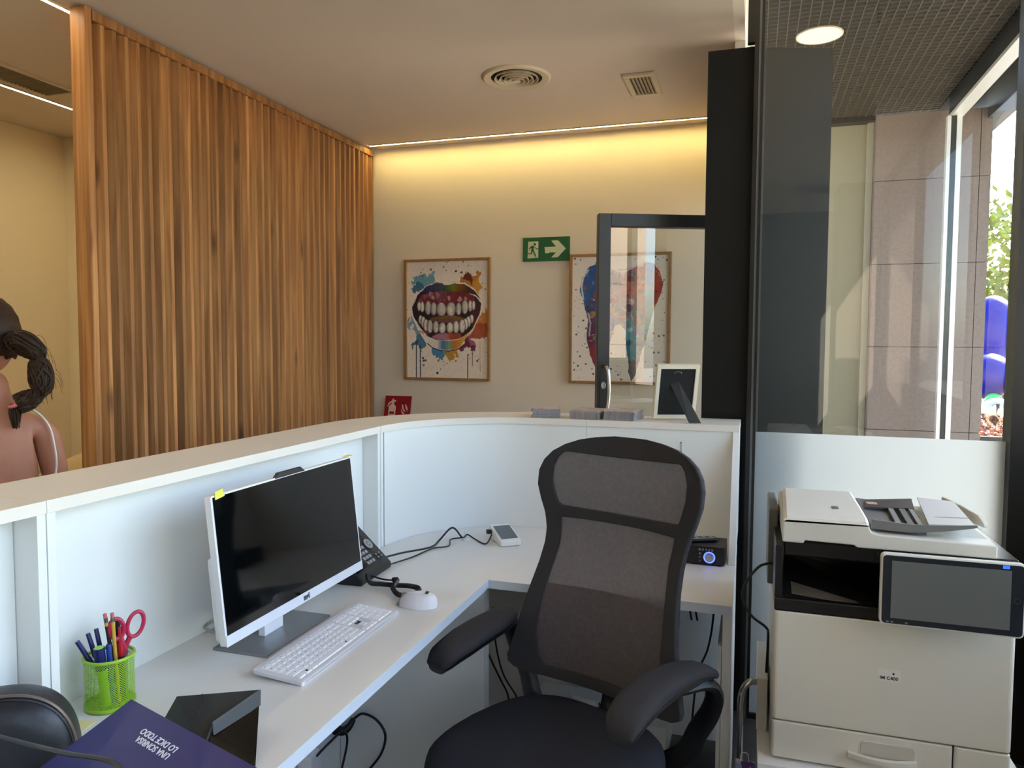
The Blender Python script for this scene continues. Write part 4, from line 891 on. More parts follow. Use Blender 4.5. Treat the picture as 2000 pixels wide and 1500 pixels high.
bm = NB(); tube(bm, [(0.05, 0.0, 0.02), (0.075, 0.03, 0.05), (0.07, 0.12, 0.04), (0.06, 0.16, -0.02), (0.05, 0.13, -0.12), (0.05, 0.09, -0.19)], 0.0038, 8); obj('cord', bm, CABLE, pa, smooth=True)

tr = thing('cable_tray', 'white cable tray low behind the chair, carrying adapters', 'tray', (-0.56, 2.62, 0.0))
obj('shelf', B(-0.20, 0.30, -0.07, 0.14, 0.120, 0.132), LAM, tr)
obj('lip', B(-0.20, 0.30, -0.08, -0.07, 0.0, 0.138), LAM, tr)
obj('bracket', B(0.29, 0.30, -0.07, 0.14, 0.0, 0.12), LAM, tr); obj('bracket', B(-0.20, -0.19, -0.07, 0.14, 0.0, 0.12), LAM, tr)
p1 = thing('power_adapter', 'white adapter on the cable tray below the chair back, the left one', 'adapter', (-0.56, 2.64, 0.1325), rotz=-0.2); obj('body', B(-0.05, 0.05, -0.03, 0.03, 0, 0.032), PLW, p1, bevel=0.006)
bm = NB(); tube(bm, [(0.05, 0, 0.012), (0.09, -0.02, 0.006), (0.13, -0.01, 0.006)], 0.003, 6); obj('cord', bm, CABLE, p1)
p2 = thing('power_adapter', 'white adapter on the cable tray right behind the seat, the right one', 'adapter', (-0.38, 2.64, 0.1325), rotz=-0.15); obj('body', B(-0.05, 0.05, -0.028, 0.028, 0, 0.03), PLW, p2, bevel=0.004)
bm = NB(); tube(bm, [(0.05, 0.0, 0.02), (0.055, -0.035, 0.018), (0.0, -0.05, 0.008), (-0.07, -0.052, 0.012), (-0.085, -0.075, 0.005)], 0.003, 6); obj('cord', bm, CABLE, p2)
for i, (lab, P) in enumerate((('black cable crossing from upper left under the corner desk', [(-1.00, 2.70, 0.33), (-0.955, 2.68, 0.24), (-0.90, 2.66, 0.16), (-0.87, 2.66, 0.10), (-0.855, 2.64, 0.0045)]),
                              ('black cable hanging steeply under the corner desk', [(-0.955, 2.72, 0.42), (-0.935, 2.70, 0.28), (-0.90, 2.69, 0.17), (-0.84, 2.68, 0.09), (-0.80, 2.66, 0.0045)]),
                              ('low black cable looping near the floor under the corner desk', [(-0.985, 2.58, 0.10), (-0.93, 2.56, 0.045), (-0.86, 2.50, 0.0045)]),
                              ('black cable dangling below the right end of the desk', [(-0.115, 2.62, 0.712), (-0.112, 2.66, 0.60), (-0.118, 2.70, 0.47), (-0.135, 2.72, 0.36), (-0.17, 2.72, 0.25), (-0.19, 2.70, 0.0045)]))):
    bm = NB(); tube(bm, P, 0.0036, 8); tag(obj('loose_cable', bm, CABLE, smooth=True), lab, 'cable')
ad = thing('under_desk_adapter', 'small white box fixed under the right end of the desk', 'adapter', (-0.15, 2.16, DZ - 0.0265)); obj('body', B(-0.06, 0.04, 0, 0.05, -0.014, 0), PLW, ad, bevel=0.002)
for x in (-0.012, 0.004):
    bm = NB(); tube(bm, [(x, 0.02, -0.012), (x + 0.004, 0.015, -0.03), (x + 0.008, 0.015, -0.05)], 0.003, 6); obj('lead', bm, CABLE, ad)
#PART3
# ------------------------------------------------------------------ office chair
oc = thing('office_chair', 'dark grey high backed mesh office chair with padded arms, turned to the camera', 'chair', (-0.453, 1.690, 0.0), rotz=-math.atan2(0.363, 0.932))
ZT = [0.548, 0.553, 0.562, 0.575, 0.592, 0.63, 0.67, 0.72, 0.76, 0.80, 0.85, 0.90, 0.94, 0.98, 1.02, 1.06, 1.10, 1.13, 1.155, 1.175, 1.19, 1.200, 1.206]
HW = [0.120, 0.205, 0.245, 0.262, 0.266, 0.257, 0.247, 0.236, 0.229, 0.222, 0.214, 0.211, 0.214, 0.224, 0.239, 0.251, 0.252, 0.242, 0.222, 0.190, 0.150, 0.100, 0.045]
def back_pt(s, z):
    hw = np.interp(z, ZT, HW); x = s * hw + 0.002 + 0.012 * max(0, (z - 0.95)) / 0.25
    y = 0.22 + 0.2 * (z - 0.55) + 0.02 * math.exp(-((z - 0.95) / 0.1) ** 2) - 0.055 * (x / 0.26) ** 2 - 0.012 * math.exp(-((z - 0.72) / 0.1) ** 2)
    return (x, y, z)
NSX, NZZ = 150, 240
zs = []
for i in range(NZZ + 1):
    t = i / NZZ; zs.append(0.548 + (1.206 - 0.548) * (t - 0.055 * math.sin(2 * PI * t) / 1.0 * 0.5))
G = [[back_pt(-1 + 2 * k / NSX, z) for k in range(NSX + 1)] for z in zs]
def fhead(x, z):
    z = z - 0.012 * (x / 0.25) ** 2; qx = abs(x - 0.005) - 0.21 + 0.04; qz = abs(z - 1.074) - 0.076 + 0.04
    d = math.hypot(max(qx, 0), max(qz, 0)) + min(max(qx, qz), 0) - 0.04
    return max(d, abs(x - 0.004) - (np.interp(z, ZT, HW) - 0.042))
def fback(x, z):
    hw = np.interp(z, [0.56, 0.60, 0.66, 0.75, 0.90, 0.99], [0.150, 0.180, 0.195, 0.190, 0.172, 0.182])
    return max(abs(x - 0.003) - hw, 0.578 - z, z - 0.972)
def snap(p, fn):
    for _ in range(3):
        x, z = p[0], p[2]; v = fn(x, z); e = 1e-4; gx = (fn(x + e, z) - v) / e; gz = (fn(x, z + e) - v) / e; g2 = gx * gx + gz * gz + 1e-9
        s_ = max(-0.004, min(0.004, v)) / g2; p = (x - gx * s_, p[1], z - gz * s_)
    hw = np.interp(p[2], ZT, HW); return back_pt((p[0] - 0.002 - 0.012 * max(0, (p[2] - 0.95)) / 0.25) / hw, p[2])
CELL = [['back_rim'] * NSX for _ in range(NZZ)]
for i in range(NZZ):
    for k in range(NSX):
        cx_, cz_ = (G[i][k][0] + G[i + 1][k + 1][0]) / 2, (G[i][k][2] + G[i + 1][k + 1][2]) / 2
        if cz_ > 0.985: CELL[i][k] = 'headrest_mesh' if fhead(cx_, cz_) < 0 else 'back_rim'
        elif fback(cx_, cz_) < 0: CELL[i][k] = 'back_mesh'
for i in range(1, NZZ):
    for k in range(1, NSX):
        q = {CELL[i][k], CELL[i - 1][k], CELL[i][k - 1], CELL[i - 1][k - 1]}
        if len(q) > 1: G[i][k] = snap(G[i][k], fhead if 'headrest_mesh' in q else fback)
parts = {'headrest_mesh': NB(), 'back_mesh': NB(), 'back_rim': NB()}; cache = {k: {} for k in parts}
for i in range(NZZ):
    for k in range(NSX):
        nm = CELL[i][k]; bm = parts[nm]; vs = []
        for a, b_ in ((i, k), (i, k + 1), (i + 1, k + 1), (i + 1, k)):
            if (a, b_) not in cache[nm]: cache[nm][(a, b_)] = bm.verts.new(G[a][b_])
            vs.append(cache[nm][(a, b_)])
        bm.faces.new(vs)
for nm, m, th, off in (('headrest_mesh', MESHF, 0.003, 0.004), ('back_mesh', MESHF, 0.003, 0.004), ('back_rim', FAB, 0.016, 0.0)):
    o = obj(nm, parts[nm], m, oc, smooth=True)
    if nm == 'back_rim': md = o.modifiers.new('thickness', 'SOLIDIFY'); md.thickness = th; md.offset = 0
LHW = lambda z: float(np.interp(z, [0.56, 0.60, 0.66, 0.75, 0.90], [0.165, 0.190, 0.205, 0.200, 0.182]))
bm = NB(); rings = [[(0.003 + s_ * LHW(z), back_pt(s_ * LHW(z) / float(np.interp(z, ZT, HW)), z)[1] + 0.009, z + 0.006 * s_) for s_ in np.linspace(-1, 1, 25)] + [(0.003 + s_ * LHW(z), back_pt(s_ * LHW(z) / float(np.interp(z, ZT, HW)), z)[1] + 0.016, z + 0.006 * s_) for s_ in np.linspace(1, -1, 25)] for z in (0.572, 0.60, 0.64, 0.68, 0.72, 0.76, 0.795)]
loft(bm, rings); obj('lumbar_pad', bm, FAB, oc, smooth=False)
bm = NB(); tube(bm, [(0.0, 0.19, 0.44), (0.0, 0.28, 0.48), (0.0, 0.285, 0.60), (0.0, 0.288, 0.70), (0.0, 0.298, 0.775)], lambda t: 0.030 - 0.012 * t, 10, 5, flat=0.6); obj('spine', bm, PLK, oc, smooth=True)
bm = NB(); tube(bm, [(-0.16, 0.262, 0.62), (-0.12, 0.275, 0.57), (0, 0.29, 0.55), (0.12, 0.275, 0.57), (0.16, 0.262, 0.62)], 0.016, 8, 5); obj('back_yoke', bm, PLK, oc, smooth=True)
def seat_out(s, z, dy=0.0):
    P = []
    for k in range(48):
        a = 2 * PI * k / 48; ca, sa = math.cos(a), math.sin(a); e = 0.62
        x = 0.262 * math.copysign(abs(ca) ** e, ca) * s; y = 0.265 * math.copysign(abs(sa) ** e, sa) * s
        x *= 1.0 - 0.10 * max(0, y) / 0.26
        P.append((x, y + dy + 0.005, z - 0.035 * max(0, (-y - 0.14) / 0.12) ** 2 + 0.006 * (x / 0.25) ** 2))
    return P
bm = NB(); loft(bm, [seat_out(0.90, 0.398), seat_out(0.975, 0.405), seat_out(1.0, 0.428), seat_out(1.0, 0.450), seat_out(0.985, 0.468), seat_out(0.94, 0.482), seat_out(0.84, 0.489), seat_out(0.6, 0.491), seat_out(0.3, 0.490), seat_out(0.02, 0.4895)]); obj('seat', bm, FABS, oc, smooth=True)
bm = NB(); loft(bm, [seat_out(0.86, 0.380), seat_out(0.93, 0.388), seat_out(0.93, 0.399)]); obj('seat_shell', bm, PLK, oc)
def armpad(sx):
    ctr = [(-0.268, -0.115, 0.655), (-0.262, -0.090, 0.674), (-0.258, -0.02, 0.692), (-0.262, 0.06, 0.700), (-0.272, 0.14, 0.700), (-0.290, 0.20, 0.694), (-0.305, 0.235, 0.680)]
    wd = [0.028, 0.042, 0.048, 0.047, 0.042, 0.034, 0.024]; hh = [0.010, 0.019, 0.023, 0.023, 0.022, 0.020, 0.013]
    rings = []
    for (x, y, z), w_, h_ in zip(smoothpts(ctr, 4), np.interp(np.linspace(0, 6, 25), range(7), wd), np.interp(np.linspace(0, 6, 25), range(7), hh)):
        rings.append([(-sx * x + w_ * math.copysign(abs(math.cos(a)) ** 0.8, math.cos(a)), y, z + h_ * math.copysign(abs(math.sin(a)) ** 0.8, math.sin(a))) for a in [2 * PI * k / 20 for k in range(20)]])
    return rings
for sx in (-1, 1):
    bm = NB(); loft(bm, armpad(sx)); obj('arm_pad', bm, FAB, oc, smooth=True)
    bm = NB(); loft(bm, [[(sx * 0.272 + (p[0] - sx * 0.272) * 0.86, p[1], p[2] - 0.016) for p in r] for r in armpad(sx)[1:-1]]); obj('arm_shell', bm, PLK, oc, smooth=True)
    bm = NB(); tube(bm, [(sx * 0.275, 0.13, 0.668), (sx * 0.305, 0.21, 0.662), (sx * 0.315, 0.243, 0.63), (sx * 0.300, 0.256, 0.575), (sx * 0.265, 0.260, 0.51), (sx * 0.23, 0.25, 0.44), (sx * 0.13, 0.22, 0.372)], lambda t: 0.022 + 0.008 * t, 10, 5, flat=0.7); obj('arm_support', bm, PLK, oc, smooth=True)
bm = NB(); box(bm, -0.10, 0.10, -0.12, 0.22, 0.335, 0.381); obj('mechanism', bm, PLK, oc, bevel=0.01)
bm = NB(); cyl(bm, (0, 0), 0.028, 0.20, 0.336, 20); obj('gas_lift', bm, PLK, oc); bm = NB(); cyl(bm, (0, 0), 0.045, 0.09, 0.20, 20); obj('hub', bm, PLK, oc)
for k in range(5):
    a = 2 * PI * k / 5 + 0.3; ca, sa = math.cos(a), math.sin(a)
    bm = NB(); tube(bm, [(0.03 * ca, 0.03 * sa, 0.13), (0.16 * ca, 0.16 * sa, 0.11), (0.30 * ca, 0.30 * sa, 0.085)], lambda t: 0.028 - 0.010 * t, 8, 4); obj('base_leg', bm, PLK, oc, smooth=True)
    bm = NB()
    for s_ in (-0.016, 0.016):
        cx, cy = 0.295 * ca - sa * s_, 0.295 * sa + ca * s_
        loft(bm, [[(cx - sa * q + ca * 0.030 * math.cos(t), cy + ca * q + sa * 0.030 * math.cos(t), 0.0305 + 0.030 * math.sin(t)) for t in [2 * PI * j / 16 for j in range(16)]] for q in (-0.009, 0.009)])
    cyl(bm, (0.295 * ca, 0.295 * sa), 0.007, 0.03, 0.085, 8)
    obj('caster', bm, PLK, oc)

# ------------------------------------------------------------------ copier on its white trolley
tl = thing('printer_trolley', 'low white trolley with a bent chrome handle under the copier', 'trolley', (0.03, 1.875, 0.0))
PZ = 0.438
obj('top', B(0.0, 0.60, 0.0, 0.53, PZ - 0.022, PZ), LAM, tl, bevel=0.002)
obj('shelf', B(0.03, 0.58, 0.02, 0.51, 0.14, 0.158), LAM, tl)
obj('side_panel', B(-0.002, 0.024, 0.16, 0.42, PZ, 0.580), LAM, tl, bevel=0.002)
for x in (0.03, 0.555):
    for y in (0.02, 0.485): obj('leg', B(x, x + 0.025, y, y + 0.025, 0.0, PZ - 0.022), LAM, tl)
bm = NB(); tube(bm, [(0.0, 0.20, 0.552), (-0.020, 0.192, 0.552), (-0.036, 0.185, 0.535), (-0.043, 0.180, 0.505), (-0.043, 0.178, 0.44), (-0.043, 0.178, 0.33), (-0.042, 0.178, 0.17), (-0.02, 0.18, 0.149), (0.03, 0.18, 0.149)], 0.0085, 12, 6); obj('handle', bm, CHROME, tl, smooth=True)
FAC = bpy.data.materials.new('faceted_print'); FAC.use_nodes = True; t = FAC.node_tree; b_ = t.nodes['Principled BSDF']; b_.inputs['Roughness'].default_value = 0.35
tc = t.nodes.new('ShaderNodeTexCoord'); vo = t.nodes.new('ShaderNodeTexVoronoi'); vo.inputs['Scale'].default_value = 38; vo.distance = 'MANHATTAN'; rp = t.nodes.new('ShaderNodeValToRGB'); rp.color_ramp.interpolation = 'CONSTANT'
for i, (p, c) in enumerate(((0.0, (200, 190, 214)), (0.25, (124, 90, 150)), (0.42, (70, 90, 140)), (0.6, (150, 170, 200)), (0.78, (90, 60, 120)))):
    e = rp.color_ramp.elements[i] if i < 2 else rp.color_ramp.elements.new(p); e.position = p; e.color = lin(c)
t.links.new(tc.outputs['Object'], vo.inputs['Vector']); t.links.new(vo.outputs['Color'], rp.inputs[0]); t.links.new(rp.outputs[0], b_.inputs['Base Color'])
pb = thing('paper_bag', 'narrow paper bag printed with purple and blue facets beside the trolley', 'bag', (-0.022, 1.985, 0.0))
bm = NB(); loft(bm, [[(0.0, 0.0, 0.0), (0.046, 0.0, 0.0), (0.046, 0.03, 0.0), (0.0, 0.03, 0.0)], [(0.0, 0.0, 0.372), (0.048, 0.0, 0.372), (0.048, 0.012, 0.372), (0.0, 0.012, 0.372)]]); obj('body', bm, FAC, pb)
bm = NB(); tube(bm, [(0.012, 0.006, 0.37), (0.015, 0.006, 0.392), (0.030, 0.006, 0.392), (0.034, 0.006, 0.37)], 0.0012, 6); obj('cord_handle', bm, PLW, pb)

pr = thing('copier', 'large cream office copier with a black output bay and tilted touch panel', 'printer', (0.060, 1.900, PZ + 0.0015))
z0 = PZ + 0.0015
def Z(z): return z - z0
PWD = 0.514; PDP = 0.44
bm = NB(); prism(bm, rrect(0.0, PWD, 0.012, PDP, 0.012, 4), 0.0, Z(0.815)); obj('body', bm, PRN, pr, bevel=0.003)
bm = NB(); prism(bm, rrect(0.001, PWD - 0.001, 0.0, 0.03, 0.011, 4), Z(0.5415), Z(0.813)); obj('front_door', bm, PRN, pr, bevel=0.003)
bm = NB(); prism(bm, rrect(0.0015, 0.397, 0.001, 0.03, 0.008, 4), 0.006, Z(0.5375)); obj('paper_drawer', bm, PRN, pr, bevel=0.003)
bm = NB(); prism(bm, rrect(0.400, PWD - 0.0015, 0.001, 0.03, 0.008, 4), 0.006, Z(0.5375)); obj('side_cover', bm, PRN, pr, bevel=0.003)
obj('door_gap', B(0.004, PWD - 0.004, 0.010, 0.02, 0.008, Z(0.81)), INK, pr)
bm = NB(); prism(bm, rrect(0.203, 0.318, Z(0.487), Z(0.520), 0.008, 4), 0, 0.003); bmesh.ops.transform(bm, matrix=Matrix(((1, 0, 0, 0), (0, 0, -1, 0.0012), (0, 1, 0, 0), (0, 0, 0, 1))), verts=bm.verts[:]); obj('handle_recess', bm, mat('recess_cream', (196, 192, 182), 0.5), pr)
bm = NB(); rings = [[(0.175 + 0.148 * k / 12, -0.010 - 0.018 * math.sin(PI * k / 12) + dy, Z(z)) for k in range(13)] for z, dy in ((0.480, 0.008), (0.480, 0.0), (0.491, 0.0), (0.491, 0.012))]
loft(bm, [list(r) for r in zip(*rings)]); obj('drawer_handle', bm, PRN, pr, smooth=False)
bm = NB(); prism(bm, rrect(0.234, 0.284, Z(0.673), Z(0.702), 0.002, 3), 0, 0.0012); bmesh.ops.transform(bm, matrix=Matrix(((1, 0, 0, 0), (0, 0, -1, 0.0002), (0, 1, 0, 0), (0, 0, 0, 1))), verts=bm.verts[:]); obj('model_badge', bm, mat('badge_white', (228, 226, 218), 0.4), pr)
text_obj('model_text', 'IM C400', 0.0112, INK, pr, frame_mtx((0.2585, -0.0012, Z(0.6805)), (1, 0, 0), (0, 0, 1)), 0.0001, 0.0002)
bm = NB(); loft(bm, [[(0.268 + 0.0025 * math.cos(2 * PI * k / 12), y, Z(0.692) + 0.0025 * math.sin(2 * PI * k / 12)) for k in range(12)] for y in (-0.0014, 0.0)]); obj('badge_dot', bm, INK, pr)
# black output bay
BAY = mat('bay_black', (18, 19, 21), 0.3)
obj('bay_rear', B(0.001, PWD - 0.001, 0.30, PDP, Z(0.815), Z(0.984)), BAY, pr)
obj('bay_column', B(0.001, 0.020, 0.005, 0.30, Z(0.815), Z(0.973)), BAY, pr, bevel=0.003)
obj('bay_column', B(0.30, PWD - 0.001, 0.004, 0.30, Z(0.815), Z(0.984)), BAY, pr, bevel=0.003)
obj('bay_front_lip', B(0.001, 0.30, 0.0, 0.02, Z(0.813), Z(0.846)), BAY, pr, bevel=0.004)
bm = NB(); slab(bm, [(0.02, 0.02, Z(0.850)), (0.30, 0.02, Z(0.826)), (0.30, 0.30, Z(0.826)), (0.02, 0.30, Z(0.885))], (0, 0, -0.008)); obj('output_tray', bm, mat('tray_dark', (34, 34, 34), 0.3), pr)
bm = NB(); slab(bm, [(0.042, 0.03, Z(0.8485)), (0.20, 0.03, Z(0.836)), (0.19, 0.05, Z(0.838)), (0.042, 0.10, Z(0.857))], (0, 0, 0.002)); obj('tray_flap', bm, mat('tray_beige', (120, 112, 100), 0.5), pr)
obj('bay_roof', B(0.02, 0.30, 0.02, 0.30, Z(0.945), Z(0.984)), BAY, pr, bevel=0.004)
obj('rear_column', B(-0.012, 0.012, 0.20, PDP, Z(0.815), Z(1.02)), PRNG, pr, bevel=0.004)
# scanner lid / document feeder
def xz_prism(bm, P, y0, y1): return loft(bm, [[(p[0], y, Z(p[1])) for p in P] for y in (y0, y1)])
bm = NB(); xz_prism(bm, [(0.016, 0.985), (0.064, 0.985), (0.066, 0.992), (0.176, 0.990), (0.180, 0.985), (0.468, 0.985), (0.468, 1.014), (0.225, 1.020), (0.212, 1.024), (0.206, 1.034), (0.206, 1.040), (0.016, 1.040)], -0.004, 0.36); obj('scanner_lid', bm, PRN, pr, bevel=0.004)
bm = NB(); rings = []
for y, zt, x0 in ((-0.004, 1.040, 0.018), (0.000, 1.046, 0.017), (0.030, 1.0515, 0.018), (0.18, 1.054, 0.022), (0.34, 1.054, 0.026), (0.36, 1.045, 0.03)):
    rings.append([(x0, y, Z(1.040)), (x0, y, Z(zt) - 0.006), (x0 + 0.008, y, Z(zt)), (0.200, y, Z(zt)), (0.206, y, Z(zt) - 0.004), (0.206, y, Z(1.040))])
loft(bm, rings); obj('feeder_cover', bm, PRN, pr, bevel=0.002)
obj('cover_latch', B(0.135, 0.150, 0.10, 0.125, Z(1.0535), Z(1.0545)), PRNG, pr)
bm = NB(); slab(bm, [(0.215, 0.02, Z(1.028)), (0.330, 0.02, Z(1.022)), (0.36, 0.33, Z(1.022)), (0.215, 0.33, Z(1.034))], (0, 0, 0.006)); obj('feeder_floor', bm, mat('feeder_grey', (86, 86, 88), 0.4), pr)
bm = NB(); rings = []
for k in range(13):
    u = k / 12; x = 0.212 + 0.222 * u; dip = 0.022 * math.sin(PI * u) * (1 - 0.2 * u)
    rings.append([(x, 0.012 + 0.012 * u, Z(1.052) - dip * 0.35), (x, 0.018 + 0.012 * u, Z(1.052) - dip * 0.35), (x, 0.018 + 0.012 * u, Z(1.030) - dip * 0.5 + 0.016 * u), (x, 0.012 + 0.012 * u, Z(1.030) - dip * 0.5 + 0.016 * u)])
loft(bm, rings); obj('feeder_front_rail', bm, PRNG, pr)
bm = NB(); slab(bm, [(0.335, 0.025, Z(1.043)), (0.430, 0.03, Z(1.046)), (0.445, 0.29, Z(1.050)), (0.365, 0.32, Z(1.050))], (0, 0, 0.004)); obj('input_tray', bm, mat('tray_silver', (206, 206, 202), 0.4), pr)
for k in range(2): bm = NB(); slab(bm, [(0.345 + k * 0.0, 0.10 + 0.10 * k, Z(1.0478)), (0.440, 0.10 + 0.10 * k, Z(1.0515)), (0.440, 0.104 + 0.10 * k, Z(1.0515)), (0.345, 0.104 + 0.10 * k, Z(1.0478))], (0, 0, 0.0006)); obj('tray_groove', bm, PRNG, pr)
for k, (u, w_) in enumerate(((0.27, 0.012), (0.295, 0.014), (0.318, 0.010))):
    bm = NB(); slab(bm, [(u, 0.04, Z(1.0335)), (u + w_, 0.04, Z(1.033)), (u + w_ + 0.012, 0.29, Z(1.0365)), (u + 0.012, 0.29, Z(1.037))], (0, 0, 0.006)); obj('paper_guide', bm, mat('guide_grey%d' % (k % 2), (120 - 40 * (k % 2),) * 3, 0.4), pr)
bm = NB(); slab(bm, [(0.222, 0.20, Z(1.036)), (0.235, 0.30, Z(1.037)), (0.35, 0.31, Z(1.045)), (0.34, 0.22, Z(1.037))], (0, 0, 0.006)); obj('side_guide', bm, mat('guide_dark', (50, 48, 50), 0.4), pr)
bm = NB(); box(bm, 0.232, 0.262, 0.235, 0.262, Z(1.0435), Z(1.0445)); obj('warning_sticker', bm, mat('sticker', (220, 170, 150), 0.5, noise=(160, 0.6)), pr)
bm = NB(); slab(bm, [(0.425, 0.33, Z(1.018)), (0.425, 0.33, Z(1.058)), (0.455, 0.26, Z(1.050)), (0.475, 0.19, Z(1.042)), (0.482, 0.16, Z(1.026)), (0.482, 0.16, Z(1.018))], (0.010, 0.006, 0)); obj('exit_fin', bm, mat('fin_cream', (206, 198, 180), 0.45), pr, bevel=0.002)
bm = NB(); loft(bm, [[(x, y, Z(z)) for x, y, z in r] for r in ([(0.222, 0.05, 1.019), (0.468, 0.06, 1.013), (0.468, 0.34, 1.013), (0.222, 0.34, 1.019)], [(0.235, 0.075, 1.024), (0.446, 0.09, 1.030), (0.458, 0.32, 1.032), (0.235, 0.33, 1.026)])]); obj('exit_ramp', bm, PRN, pr, bevel=0.003)
# touch panel on a bracket
def on_front(bm, y): bmesh.ops.transform(bm, matrix=Matrix(((1, 0, 0, 0), (0, 0, -1, y), (0, 1, 0, 0), (0, 0, 0, 1))), verts=bm.verts[:]); return bm
bm = NB(); prism(bm, rrect(0.222, 0.503, Z(0.835), Z(0.997), 0.010, 4), 0.0, 0.018); obj('touch_panel', on_front(bm, -0.060), PRN, pr, bevel=0.003)
bm = NB(); prism(bm, rrect(0.226, 0.4995, Z(0.839), Z(0.993), 0.008, 4), 0.0, 0.0008); obj('panel_bezel', on_front(bm, -0.0779), mat('bezel', (40, 44, 50), 0.25), pr)
obj('panel_screen', B(0.244, 0.475, -0.0796, -0.0788, Z(0.852), Z(0.9815)), mat('panel_glass', (104, 108, 106), 0.28, spec=0.5), pr)
bm = NB(); lathe(bm, [(0.0045, 0), (0.0045, 0.0006), (0.0065, 0.0006), (0.0065, 0)], 20, False); bmesh.ops.translate(bm, verts=bm.verts[:], vec=(0.487, Z(0.917), 0.0008)); obj('home_button', on_front(bm, -0.0779), CHROME, pr)
obj('status_lamp', B(0.458, 0.471, -0.0795, -0.0779, Z(0.985), Z(0.992)), emit('blue_lamp', (0.05, 0.16, 1.0), 0.9), pr)
for k in range(3): obj('indicator', B(0.236 + k * 0.009 + (k == 2) * 0.02, 0.241 + k * 0.009 + (k == 2) * 0.02, -0.0792, -0.0786, Z(0.8415), Z(0.8445)), GREY, pr)
obj('panel_bracket', B(0.31, 0.42, -0.060, 0.006, Z(0.86), Z(0.96)), BAY, pr, bevel=0.004)
bm = NB(); tube(bm, [(0.058, 1.985, 0.905), (0.045, 1.985, 0.903), (0.022, 1.985, 0.890), (-0.006, 1.985, 0.848), (-0.014, 1.985, 0.805), (0.010, 1.985, 0.762), (0.045, 1.99, 0.735), (0.052, 2.02, 0.70), (0.05, 2.03, 0.60)], 0.0034, 8); tag(obj('copier_cable', bm, CABLE, smooth=True), 'black cable curving out of the left side of the copier', 'cable')

# ------------------------------------------------------------------ side room: armchair and girl
BOU = mat('boucle_beige', (204, 178, 132), 0.95, spec=0.1, bump=(160, 0.5))
ac = thing('armchair', 'round beige upholstered armchair in the side room', 'armchair', (-3.30, 2.62, 0.0), rotz=-0.6)
def ring(r0, r1, z, y=0): return [(r0 * math.cos(a), r1 * math.sin(a) + y, z) for a in [2 * PI * k / 32 for k in range(32)]]
bm = NB(); loft(bm, [ring(0.33, 0.33, 0.05), ring(0.40, 0.38, 0.10), ring(0.42, 0.40, 0.30), ring(0.41, 0.39, 0.40), ring(0.36, 0.34, 0.44), ring(0.05, 0.05, 0.45)]); obj('seat', bm, BOU, ac, smooth=True)
bm = NB(); rings = []
for k in range(29):
    a = math.radians(-55 + 290 * k / 28); top = 0.60 + 0.33 * max(0, math.sin(a * 0.0 + math.radians(-55 + 290 * k / 28))) ** 0.6 if math.sin(a) > 0 else 0.60
    ca, sa = math.cos(a), math.sin(a); rings.append([((0.43 + q) * ca, (0.41 + q) * sa, z) for q, z in ((0.0, 0.10), (0.11, 0.12), (0.13, top - 0.10), (0.10, top - 0.02), (0.05, top), (0.005, top - 0.04), (-0.01, top - 0.14))])
loft(bm, rings); obj('backrest', bm, BOU, ac, smooth=True)
for k in range(4):
    a = PI / 4 + k * PI / 2; bm = NB(); cyl(bm, (0.26 * math.cos(a), 0.26 * math.sin(a)), 0.02, 0.0, 0.055, 12); obj('foot', bm, PLK, ac)

SKIN = mat('skin', (176, 120, 96), 0.55, noise=(30, 0.05)); SKIN.node_tree.nodes['Principled BSDF'].inputs['Subsurface Weight'].default_value = 0.08
HAIR = mat('dark_brown_hair', (50, 33, 21), 0.6, spec=0.25, noise=(70, 0.35), bump=(220, 0.6)); TOPW = mat('white_cotton', (232, 228, 226), 0.8); SHORT = mat('denim', (70, 88, 120), 0.8)
gp = thing('person', 'girl with a dark braided ponytail and white strappy top, seen from behind', 'person', (-2.205, 1.670, 0.0), rotz=math.radians(53.1))
def skin_body(name, V, E_, R, m, parent, root=0):
    me = bpy.data.meshes.new(name); me.from_pydata(V, E_, []); o = bpy.data.objects.new(name, me); C.objects.link(o); o.parent = parent
    sk = o.modifiers.new('skin', 'SKIN'); sk.use_smooth_shade = True
    for i, q in enumerate(R):
        d = me.skin_vertices[0].data[i]; d.radius = q if isinstance(q, tuple) else (q, q); d.use_root = (i == root)
    ss = o.modifiers.new('sub', 'SUBSURF'); ss.levels = 2; ss.render_levels = 2
    me.materials.append(m)
    dg = bpy.context.evaluated_depsgraph_get(); me2 = bpy.data.meshes.new_from_object(o.evaluated_get(dg)); o.modifiers.clear(); o.data = me2; me2.name = name
    return o
V = [(0, 0, .80), (0, -.005, .92), (0, -.01, 1.04), (0, -.015, 1.15), (0, -.008, 1.235), (0, .006, 1.30), (0, .022, 1.37)]
R = [(.125, .085), (.105, .075), (.128, .084), (.130, .078), (.064, .050), (.044, .044), (.044, .046)]
E_ = [(i, i + 1) for i in range(6)]
